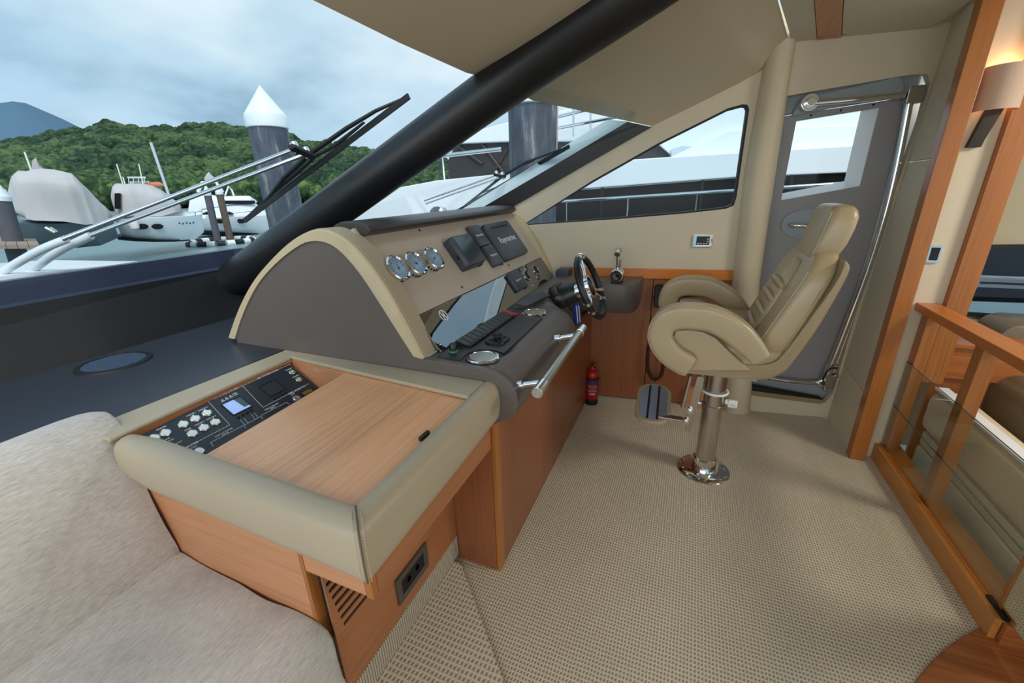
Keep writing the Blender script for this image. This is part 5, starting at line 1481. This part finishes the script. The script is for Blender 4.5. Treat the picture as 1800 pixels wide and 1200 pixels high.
for k in range(3600):
    x = rnd.uniform(-420, 1000); t = rnd.random() ** .8
    p = hillpt(x, t)
    r = rnd.uniform(1.8, 3.4) * (1 + .25 * (rnd.random() < .12))
    vs, fs = crowns[k % 6]
    a = rnd.uniform(0, 6.28); c, s_ = math.cos(a), math.sin(a)
    w = vs @ np.array([[c, s_, 0], [-s_, c, 0], [0, 0, 1]]) * np.array([r, r, r * rnd.uniform(.8, 1.15)]) + np.array([p.x, p.y, p.z + r * .55])
    VS.append(w); FS.append(fs + nb_); nb_ += len(vs)
VS = np.concatenate(VS); FS = np.concatenate(FS)
me = bpy.data.meshes.new('forest')
me.vertices.add(len(VS)); me.vertices.foreach_set('co', VS.ravel().astype(np.float32))
me.loops.add(FS.size); me.loops.foreach_set('vertex_index', FS.ravel().astype(np.int32))
me.polygons.add(len(FS)); me.polygons.foreach_set('loop_start', np.arange(0, FS.size, 3, dtype=np.int32)); me.polygons.foreach_set('loop_total', np.full(len(FS), 3, dtype=np.int32))
me.polygons.foreach_set('use_smooth', np.ones(len(FS), dtype=bool))
me.update(calc_edges=True)
tag(obj('forest', me, M_LEAF), 'dense green forest canopy covering the hill', 'forest', kind='stuff')
# trees along the shore, each its own
def mesh_np(name, vs, fs, mat):
    me = bpy.data.meshes.new(name); me.from_pydata(vs.tolist(), [], fs.tolist())
    for p in me.polygons: p.use_smooth = True
    me.materials.append(mat); return me
tm = [mesh_np('crown', *crown_mesh(20 + k, 3), M_LEAF2) for k in range(4)]
trunk = mesh_of('trunk', MB().lathe([(.10, -1.2), (.07, -.4), (.05, .2)], 8)); trunk.materials.append(plain('tree_bark', (84, 70, 56), .9))
for k in range(34):
    x = -60 + k * 24 + rnd.uniform(-9, 9)
    p = hillpt(x, rnd.uniform(0, .05)); p.x *= .985; p.y *= .985
    r = rnd.uniform(2.6, 4.4)
    t = thing('shore_tree', 'round leafy tree at the foot of the wooded hill behind the marina', 'tree', (p.x, p.y, WZ + .4), 'trees along the shore')
    for nm, mm in (('crown', tm[k % 4]), ('trunk', trunk)):
        o = bpy.data.objects.new(nm, mm); COL.objects.link(o); o.parent = t
        o.location = (0, 0, r * 1.15); o.scale = (r, r, r); o.rotation_euler = (0, 0, k)
# villa on the hillside
hp = far(254, 330, 140)
class View:
    """upright plane facing the eye at a distance, to lay out what is moored far off"""
    def __init__(s, x, D):
        p = far(x, 350, D); s.n = V((p.x, p.y, 0)).normalized(); s.p = V((p.x, p.y, 0)); s.r = V((s.n.y, -s.n.x, 0))
    def __call__(s, x, y, d=0.0): return onpl(x, y, s.p, s.n) + s.n * d
    def xloft(s, secs, sq=.35, lean=0.0):
        """secs: (x, ytop, ybottom, half depth); rounded cross-sections strung along the picture's x"""
        out = []
        for x, yt, yb, hw in secs:
            a, b_ = s(x, yb), s(x, yt); zb, zt_ = a.z, b_.z; h = zt_ - zb; c = V((b_.x, b_.y, 0)) + s.n * lean
            pr_ = [(-1, 0), (-1, .45), (-.96, .75), (-.72, .95), (-.3, 1), (.3, 1), (.72, .95), (.96, .75), (1, .45), (1, 0)]
            out.append([c + s.n * (u * hw) + V((0, 0, zb + v * h)) for u, v in pr_])
        return MB().loft(out)
    def hloft(s, secs):
        """hull: (x, ydeck, ywater, half depth) flared to the deck"""
        out = []
        for x, yt, yb, hw in secs:
            a, b_ = s(x, yb), s(x, yt); zb, zt_ = a.z, b_.z; c = V((b_.x, b_.y, 0))
            pr_ = [(-.62, 0), (-.86, .35), (-1, 1), (-.9, 1.02), (.9, 1.02), (1, 1), (.86, .35), (.62, 0)]
            out.append([c + s.n * (u * hw) + V((0, 0, zb + v * (zt_ - zb))) for u, v in pr_])
        return MB().loft(out)
    def box(s, x0, y0, x1, y1, d0, d1):
        P_ = [s(x0, y1, d0), s(x1, y1, d0), s(x1, y0, d0), s(x0, y0, d0)]
        return MB().prism(P_, s.n * (d1 - d0))
vv = View(254, 138)
vl = thing('villa', 'white villa with an orange roof among the trees on the hillside', 'house', vv(254, 335))
obj('walls', vv.box(228, 318, 262, 334, 0, 6), M_WHITE, vl, smooth=False)
obj('terrace', vv.box(224, 311, 256, 313, -2, 4), M_WHITE, vl, smooth=False)
for x in (226, 234, 243, 253): obj('post', vv.box(x, 312, x + 1.2, 322, -2, -1.6), M_WHITE, vl, smooth=False)
obj('wing', vv.box(256, 324, 284, 334, -1, 6), plain('villa_cream', (196, 186, 170), .8), vl, smooth=False)
obj('roof', MB().prism([vv(254, 324, -2), vv(287, 324, -2), vv(280, 319, 2.5), vv(258, 319, 2.5)], V((0, 0, -.4))), plain('terracotta_roof', (206, 122, 82), .8), vl, smooth=False)
# ---- canvas-covered motor boat at the left
M_CANVAS = plain('grey_canvas', (186, 182, 182), .85, var=.1, scale=1.2, bmp=.5, bscale=2.2)
M_HULLG = plain('slate_hull', (92, 108, 116), .4, var=.15, scale=2)
v1 = View(120, 26)
b1 = thing('covered_motorboat', 'large motor boat under a peaked grey canvas cover at far left', 'boat', v1(120, 425))
def canvas(vw, secs, amp, sc):
    """loose cover: the same cross-sections, densely sampled and creased"""
    m0 = vw.xloft(secs); n = 10; m = len(m0.v) // n
    R_ = [[V(m0.v[i * n + j]) for j in range(n)] for i in range(m)]
    R2 = []
    for i in range(m - 1):
        for q in range(5): R2.append([R_[i][j].lerp(R_[i + 1][j], q / 5) for j in range(n)])
    R2.append(R_[-1])
    R3 = [resample_pts(r, 30) for r in R2]
    out = []
    for r in R3:
        rr = []
        for p in r:
            v = MN.noise(p * sc); w = MN.noise(p * sc * 2.7 + V((5, 1, 2)))
            rr.append(p + V((0, 0, 1)) * ((.5 - abs(v)) * amp + w * amp * .3) - vw.n * ((.4 - abs(v)) * amp * .9))
        out.append(rr)
    return MB().loft(out)
obj('canvas_cover', canvas(v1, [(22, 345, 384, 1.5), (27, 316, 387, 1.9), (34, 309, 389, 2.0), (60, 306, 392, 2.1), (90, 307, 394, 2.1), (112, 308, 393, 2.1), (128, 313, 392, 2.0), (140, 326, 391, 2.0), (152, 338, 390, 1.9), (166, 351, 389, 1.8), (182, 363, 388, 1.6), (199, 375, 384, 1.0)], .42, .55), M_CANVAS, b1, angle=75)
obj('radar_cover', v1.xloft([(55, 303, 308, .3), (57, 282, 308, .35), (63, 277, 308, .4), (68, 288, 308, .45), (78, 297, 308, .45), (86, 304, 308, .3)]), plain('radar_canvas', (164, 160, 160), .85, bmp=.4, bscale=3), b1)
obj('hull', v1.hloft([(28, 388, 432, 1.7), (60, 390, 434, 1.9), (110, 390, 434, 1.9), (160, 387, 430, 1.5), (196, 381, 418, .3)]), M_HULLG, b1)
obj('antenna', MB().cyl(v1(57, 305), v1(43, 267), .03, 6), M_WHITE, b1)
for x in (38, 117): obj('deck_light', v1.xloft([(x, 308, 312, .15), (x + 2, 305, 312, .2), (x + 6, 305, 312, .2), (x + 8, 308, 312, .15)]), M_WHITE, b1)
obj('anchor', MB().cyl(v1(84, 396, -2.2), v1(100, 404, -2.3), .07, 8).cyl(v1(92, 396, -2.2), v1(103, 403, -2.3), .05, 8), M_STEEL, b1)
# ---- middle cabin cruiser
v2 = View(280, 28)
b2 = thing('cabin_cruiser', 'white cabin cruiser with a grey canvas canopy, middle of the three moored boats', 'boat', v2(280, 420))
obj('hull', v2.hloft([(206, 384, 414, 1.2), (235, 382, 417, 1.7), (270, 380, 419, 1.8), (305, 379, 420, 1.6), (332, 378, 419, 1.0), (350, 377, 408, .25), (354, 376, 392, .08)]), M_GEL, b2)
obj('boot_stripe', v2.hloft([(207, 412.5, 420, .95), (235, 415.5, 422, 1.3), (270, 417.5, 423, 1.35), (305, 418.5, 423, 1.2), (332, 417.5, 422, .75)]), M_RUBBER, b2)
obj('canopy', canvas(v2, [(199, 352, 382, 1.0), (201, 332, 382, 1.4), (206, 329, 382, 1.5), (230, 327, 381, 1.6), (250, 327, 380, 1.6), (266, 331, 379, 1.6), (284, 338, 378, 1.5), (300, 350, 376, 1.4), (316, 362, 376, 1.1)], .26, .8), M_CANVAS, b2, angle=75)
obj('cabin_trunk', v2.xloft([(230, 371, 382, 1.2), (290, 368, 381, 1.2), (325, 371, 380, .9), (340, 376, 380, .5)]), M_GEL, b2)
obj('foredeck_cover', v2.xloft([(296, 364, 372, .9), (312, 366, 374, .9), (330, 372, 378, .6)]), M_CANVAS, b2)
obj('cockpit_opening', v2.box(206, 340, 216, 366, -1.62, -1.5), M_DARKWIN, b2)
for x, y in ((240, 395), (252, 395), (277, 395)):
    q = v2(x, y, -1.75); obj('porthole', MB().lathe([(.0, .06), (.12, .06), (.16, .0)], 12, frame(q, v2.r, (0, 0, 1)) @ Matrix.Diagonal((1.4, .8, 1, 1))), M_DARKWIN, b2)
q = v2(238, 391, -1.95); obj('fender', MB().lathe([(0, -.25), (.17, -.18), (.2, 0), (.17, .18), (0, .25)], 12, T(q)), M_WHITE, b2)
for x0, y0, x1, y1 in ((217, 327, 205, 288), (252, 326, 244, 288), (221, 328, 216, 311)): obj('antenna', MB().cyl(v2(x0, y0), v2(x1, y1), .025, 6), M_WHITE, b2)
rl = MB()
pts = [(258, 374), (290, 372), (320, 372), (342, 372), (354, 371)]
rl.tube([v2(x, y, -1.3 + .2 * i) for i, (x, y) in enumerate(pts)], .018, 6)
for i, (x, y) in enumerate(pts): rl.cyl(v2(x, y, -1.3 + .2 * i), v2(x, y + 7, -1.3 + .2 * i), .014, 6)
obj('bow_rail', rl, M_STEEL, b2)
for k, (x, y) in enumerate(((312, 388), (318, 389), (324, 388), (330, 389), (336, 388))):
    obj('hull_number', v2.box(x, y, x + 3, y + 3, -1.75 + .12 * k, -1.70 + .12 * k), M_COVER, b2, smooth=False)
# ---- white flybridge yacht behind
v3 = View(410, 37)
b3 = thing('flybridge_yacht', 'white flybridge motor yacht, rightmost of the three moored boats', 'boat', v3(410, 405))
obj('hull', v3.hloft([(338, 384, 404, 1.6), (370, 381, 406, 2.1), (410, 379, 408, 2.2), (450, 377, 410, 2.0), (490, 376, 408, 1.2), (520, 374, 398, .2)]), M_GEL, b3)
obj('boot_stripe', v3.hloft([(340, 402, 411, 1.1), (370, 404, 412, 1.45), (410, 406, 413, 1.5), (450, 408, 414, 1.35), (488, 407, 412, .8)]), M_RUBBER, b3)
obj('deckhouse', v3.xloft([(334, 366, 384, 1.2), (345, 362, 383, 1.6), (380, 357, 382, 1.8), (420, 353, 380, 1.8), (446, 354, 379, 1.7), (462, 368, 378, 1.4), (480, 375, 378, .9)]), M_GEL, b3)
obj('flybridge', v3.xloft([(332, 372, 378, 1.2), (336, 344, 374, 1.5), (352, 338, 366, 1.7), (385, 345, 362, 1.8), (420, 344, 356, 1.8), (438, 344, 354, 1.7), (450, 352, 356, 1.2)]), M_GEL, b3)
obj('window_band', v3.box(394, 352, 446, 357.5, -1.86, -1.7), M_DARKWIN, b3)
for x in (366, 403): obj('side_window', v3.xloft([(x - 7, 373, 375.5, .1), (x, 370, 375.5, .15), (x + 7, 373, 375.5, .1)], lean=-2.02), M_DARKWIN, b3)
for x in (386, 389, 421, 425): q = v3(x, 386, -2.25); obj('porthole', MB().lathe([(0, .08), (.13, .08), (.16, 0)], 10, frame(q, v3.r, (0, 0, 1))), M_DARKWIN, b3)
obj('folded_sail_cover', v3.xloft([(359, 313, 318, .2), (362, 308, 318, .3), (367, 302, 318, .25), (372, 308, 319, .3), (380, 314, 319, .2)]), M_CANVAS, b3)
ra_ = MB(); ra_.tube([v3(350, 338, -1.2), v3(357, 322, -1.2), v3(380, 320, -1.2), v3(392, 338, -1.2)], .10, 8); ra_.tube([v3(396, 344, -1), v3(402, 327, -1), v3(408, 335, -1), v3(411, 344, -1)], .05, 8)
obj('radar_arch', ra_, M_GEL, b3)
obj('bow_rail', MB().tube([v3(400, 374, -2.1), v3(450, 369, -1.9), v3(500, 366, -.9), v3(520, 366, -.1)], .025, 6), M_STEEL, b3)
# ---- masts and small pilings
vm = View(280, 60)
tag(obj('sailboat_mast', MB().cyl(vm(300, 352), vm(265, 250), .13, 8), M_GELG), 'tall leaning sailboat mast behind the cabin cruiser', 'mast')
M_PILE = plain('weathered_pile', (84, 84, 90), .85, var=.25, scale=2.5)
M_PILEB = plain('brown_pile', (96, 80, 70), .85, var=.3, scale=3)
M_CAPW = plain('white_pile_cap', (222, 228, 230), .5, var=.03)
def small_pile(lab, top, bot, wpx, D, mat, cap):
    vs = View(bot[0], D)
    a, b_ = vs(*bot), vs(*top); r = wpx * D / 740 * .5
    t = thing('mooring_pile', lab, 'pile', a)
    obj('shaft', MB().cyl(a + V((0, 0, -.6)), b_, r, 14), mat, t)
    d = (b_ - a).normalized()
    obj('cap', MB().cyl(b_ - d * .02, b_ + d * cap * .2, r * 1.1, 14, r * 1.08).cyl(b_ + d * cap * .2, b_ + d * cap, r * 1.08, 14, .02), M_CAPW, t)
small_pile('grey mooring pile with a white cone cap, left of the pair by the flybridge yacht', (365, 343), (378, 404), 9, 31, M_PILE, .55)
small_pile('brown mooring pile with a white cone cap, right of the pair by the flybridge yacht', (386, 341), (402, 408), 9, 31, M_PILEB, .55)
small_pile('dark thick mooring pile at the left edge beside the covered boat', (1, 352), (22, 432), 17, 22, M_PILE, .6)
small_pile('distant pile with a white cone cap behind the dark left pile', (12, 352), (20, 400), 8, 38, M_PILE, .6)
vr = View(386, 30.5)
rn = thing('float_ring', 'ring of black and white floats around the pair of small piles', 'float ring', vr(386, 410))
c_ = vr(386, 409); c_.z = WZ + .1
for k in range(22):
    a = 2 * math.pi * k / 22
    a2 = 2 * math.pi * (k + .86) / 22
    f1 = c_ + vr.r * (1.62 * math.cos(a)) + vr.n * (1.5 * math.sin(a)); f2 = c_ + vr.r * (1.62 * math.cos(a2)) + vr.n * (1.5 * math.sin(a2))
    obj('float', MB().cyl(f1, f2, .17, 10), M_WHITE if k % 2 else M_RUBBER, rn)
vp = View(20, 20)
dk = thing('pontoon', 'brown floating pontoon at the far left edge', 'pontoon', vp(10, 432))
for k in range(7):
    obj('deck_plank', MB().prism([vp(-70 + k * 20, 430, 0), vp(-70 + k * 20 + 19, 430, 0), vp(-70 + k * 20 + 19, 430, 3.5), vp(-70 + k * 20, 430, 3.5)], (0, 0, -.12)), plain('pontoon_plank', (150, 132, 118), .8, var=.15), dk, smooth=False)
obj('float', vp.box(-70, 431.5, 68, 438, .2, 3.2), M_COVER, dk, smooth=False)
# ---- big piles near the hull
m, nt, b = principled('big_pile_coating', (78, 84, 96), .55)
n = nd(nt, 'ShaderNodeTexNoise', Scale=1.0, Detail=6.0, Roughness=.65)
nt.links.new(objco(nt, (7, 7, 1.2)), n.inputs['Vector'])
r = ramp(nt, [(.44, (62, 68, 80)), (.58, (88, 94, 106)), (.66, (150, 146, 140))])
nt.links.new(n.outputs['Fac'], r.inputs[0]); nt.links.new(r.outputs[0], b.inputs['Base Color'])
M_BIGPILE = m
def big_pile(lab, l, r_, tip, Dm, mat, bot=-2):
    a, b_ = far(*l, Dm), far(*r_, Dm); c = (a + b_) / 2; rad = (a - b_).length / 2
    t = thing('dolphin_pile', lab, 'pile', (c.x, c.y, WZ))
    z = c.z
    obj('shaft', MB().lathe([(rad, bot), (rad, z)], 36, T(c.x, c.y, 0)), mat, t)
    zt_ = far(*tip, Dm).z
    obj('cap', MB().lathe([(rad * 1.0, z - .01), (rad * 1.08, z), (rad * 1.08, z + .16), (rad * 1.0, z + .20)] + [(rad * (1 - .01 - .98 * j / 5), z + .2 + (zt_ - z - .2) * (j + .03) / 5.03) for j in range(6)], 36, T(c.x, c.y, 0)), M_CAPW, t, angle=30)
big_pile('tall grey pile with a white cone cap rising behind the large wiper', (435, 225), (506, 225), (458, 150), 8.2, M_BIGPILE)
big_pile('tall grey pile seen through the pane above the console', (893, 186), (979, 186), (936, 120), 4.75, M_BIGPILE)
# ---- own foredeck and cowl
fd_ = []
pts_ = [(-2.55, -2.6, 1.15), (-2.55, 1.7, 1.13)]
mb = MB()
rows = []
for X, yl, yr, z in ((-2.56, -2.6, 1.75, 1.256), (-2.8, -2.6, 1.75, 1.262), (-3.2, -2.55, 1.68, 1.26), (-3.7, -2.4, 1.68, 1.225), (-4.2, -2.2, 1.62, 1.17), (-4.7, -2.0, 1.45, 1.10), (-5.2, -1.7, 1.1, .98)):
    rows.append([V((X, (yl + yr) / 2 + (yr - yl) / 2 * u, z + .03 * (1 - u * u) - (.10 * max(0, abs(u) - .7) / .3))) for u in (-1, -.9, -.75, -.5, -.25, 0, .25, .5, .75, .9, 1)])
mb.grid(rows)
mb.grid([rows[0], [p + V((0, 0, -1.2)) for p in rows[0]]])
tag(obj('foredeck', mb, M_GEL, angle=60), 'white moulded foredeck just outside the forward windscreen', 'deck')
struct('trim_15', MB().box((-3.2, 2.95, .50), (-2.0, 4.1, .55)).box((-2.0, 3.42, .50), (5.0, 4.1, .55)), M_GEL, 'white side deck outside the starboard wall', 'deck', bevel=.01)
# stainless spotlight outside the brow
q = onpl(767, 374, pl2[0] - pl2[1] * .05 + pl2[1] * .12, pl2[1])
sp_ = thing('searchlight', 'chrome searchlight just above the console brow', 'light', q)
obj('housing', MB().lathe([(0, -.05), (.035, -.045), (.05, -.01), (.052, .02), (.045, .03)], 20, frame(q, (.4, .9, 0), (0, 0, 1))), M_RUBBER, sp_)
obj('stalk', MB().cyl(q, V((q.x - .02, q.y + .02, .55)), .02, 10), M_STEEL, sp_)
obj('chrome_dome', MB().lathe([(.052, .0), (.05, .02), (.035, .04), (0, .048)], 20, T(q + V((.02, .04, .0)))), M_CHROME, sp_)

# ================================================================== BIG WHITE YACHT ALONGSIDE
yt = thing('white_yacht', 'huge white motor yacht berthed close alongside to starboard', 'yacht', (-1, 6.5, WZ))
def yp(pts, Y, th, mat, nm, bevel=.02, **kw):
    P_ = [ony(x, y, Y) for x, y in pts]
    return obj(nm, MB().prism(P_, (0, th, 0)), mat, yt, bevel=bevel, **kw)
def xz(pts, Y, th, mat, nm, bevel=.02, **kw):
    return obj(nm, MB().prism([(x, Y, z) for x, z in pts], (0, th, 0)), mat, yt, bevel=bevel, **kw)
# bulwark and foredeck side
hull = [(-8.6, .35)] + [(q.x, q.z) for q in (ony(x, y, 6.0) for x, y in ((560, 372), (620, 348), (676, 334), (767, 317), (892, 304)))] + [(-1.09, 1.86), (.4, 1.885), (1.7, 1.9), (5, 1.95), (5, 1.70), (1.57, 1.622), (.4, 1.608), (-1.74, 1.51), (-2.2, 1.48), (-2.2, .2), (-3.5, -.2), (-7.2, -.2)]
secs = []
for dy, k in ((0, 1), (.5, 1), (3.2, 1)):
    secs.append([V((x + dy * .05, 6.0 + dy, z)) for x, z in hull])
obj('bulwark', MB().loft(secs), M_GEL, yt, bevel=.02)
xz([(-2.19, .1), (5, .3), (5, 1.69), (.4, 1.60), (-2.19, 1.475)], 6.12, .3, M_DARKWIN, 'dark_window_band')
for x in (-1.2, .05, 1.0, 2.1): xz([(x, .3), (x + .035, .3), (x + .035, 1.66), (x, 1.66)], 6.1, .03, M_PLAST, 'window_mullion', bevel=.004)
xz([(-2.19, .2), (5, .35), (5, 1.0), (.4, 1.16), (-2.19, 1.05)], 6.06, .08, plain('lower_hull_navy', (40, 44, 54), .3), 'lower_hull')
# railing in front of the window band
rz0, rz1 = ony(975, 355, 5.92), ony(1290, 335, 5.92)
sl0 = (rz1 - rz0); p_end = rz0 + sl0 * 2.6
rg2 = MB().cyl(rz0 - sl0 * .1, p_end, .022, 10)
obj('side_rail', rg2, M_CHROME, yt)
for t_ in (0.08, .45, .82, 1.2, 1.6, 2.0):
    p = rz0 + sl0 * t_; obj('stanchion', MB().cyl(p, p + V((0, 0.05, -.9 if t_ != .82 else -.9)), .014, 8), M_CHROME, yt)
# superstructure tiers
yp([(786, 284), (800, 252), (896, 248), (1140, 225), (1182, 281), (1100, 296), (896, 306), (844, 314), (790, 322)], 6.5, .5, plain('smoked_windscreen', (62, 60, 62), .3, spec=.2), 'windscreen_glass')
for a_, b_ in (((806, 258), (848, 288)), ((846, 252), (886, 304)), ((866, 306), (892, 262))):
    obj('cabin_frame', MB().cyl(ony(*a_, 6.48), ony(*b_, 6.48), .024, 6), plain('cabin_timber', (52, 44, 40), .6), yt)
yp([(800, 253), (815, 235), (896, 213), (1000, 190), (1400, 120), (1800, 90), (1800, 270), (1420, 262), (1186, 279), (1150, 248), (896, 249)], 6.42, 2.5, M_GEL, 'coachroof', bevel=.03)
xz([(-.4, 1.87), (5, 1.90), (5, 2.14), (1.66, 2.12), (.3, 2.16)], 6.3, .3, M_GEL, 'side_tier')
yp([(1180, 281), (1420, 268), (1420, 262), (1260, 262), (1200, 255), (1178, 262)], 6.36, .1, M_GELG, 'coaming')
for x in (755, 800, 850): pass
# foredeck railing with stanchions, chain and upper rails
ra1, rb1 = ony(742, 278, 6.1), ony(882, 262, 6.1)
obj('foredeck_rail', MB().cyl(ra1, rb1, .03, 10), M_CHROME, yt)
q = ony(778, 275, 6.1); q2 = ony(783, 330, 6.1)
obj('stanchion', MB().cyl(q, q2, .022, 8), M_CHROME, yt)
for pts in (((980, 225), (1085, 205)), ((980, 205), (1060, 186))):
    obj('upper_rail', MB().cyl(ony(*pts[0], 6.2), ony(*pts[1], 6.2), .02, 8), M_CHROME, yt)
for x in (1008, 1038): obj('stanchion', MB().cyl(ony(x, 190, 6.2), ony(x, 240, 6.2), .016, 8), M_CHROME, yt)
# thin mooring line, parented to the yacht
obj('mooring_line', MB().cyl(ony(773, 258, 6.3), ony(770, 372, 6.0), .012, 6), M_COVER, yt)
tag(obj('mooring_chain', MB().cyl(ony(980, 170, 4.4), ony(978, 265, 4.4), .012, 6), M_STEEL), 'slim chain hanging beside the near grey pile', 'chain')
# coaming of our own side deck along the A-pillar
p0, p1, p2_, p3 = onwall(800, 375, -.04), onwall(1068, 210, -.04), onwall(1106, 214, -.02), onwall(840, 371, -.02)
obj_ = obj('side_coaming', MB().prism([p0, p1, p2_, p3], -WN * .08), plain('coaming_paint', (206, 224, 230), .35), smooth=False)
tag(obj_, 'pale coaming strip outside along the black windscreen edge', 'coaming')
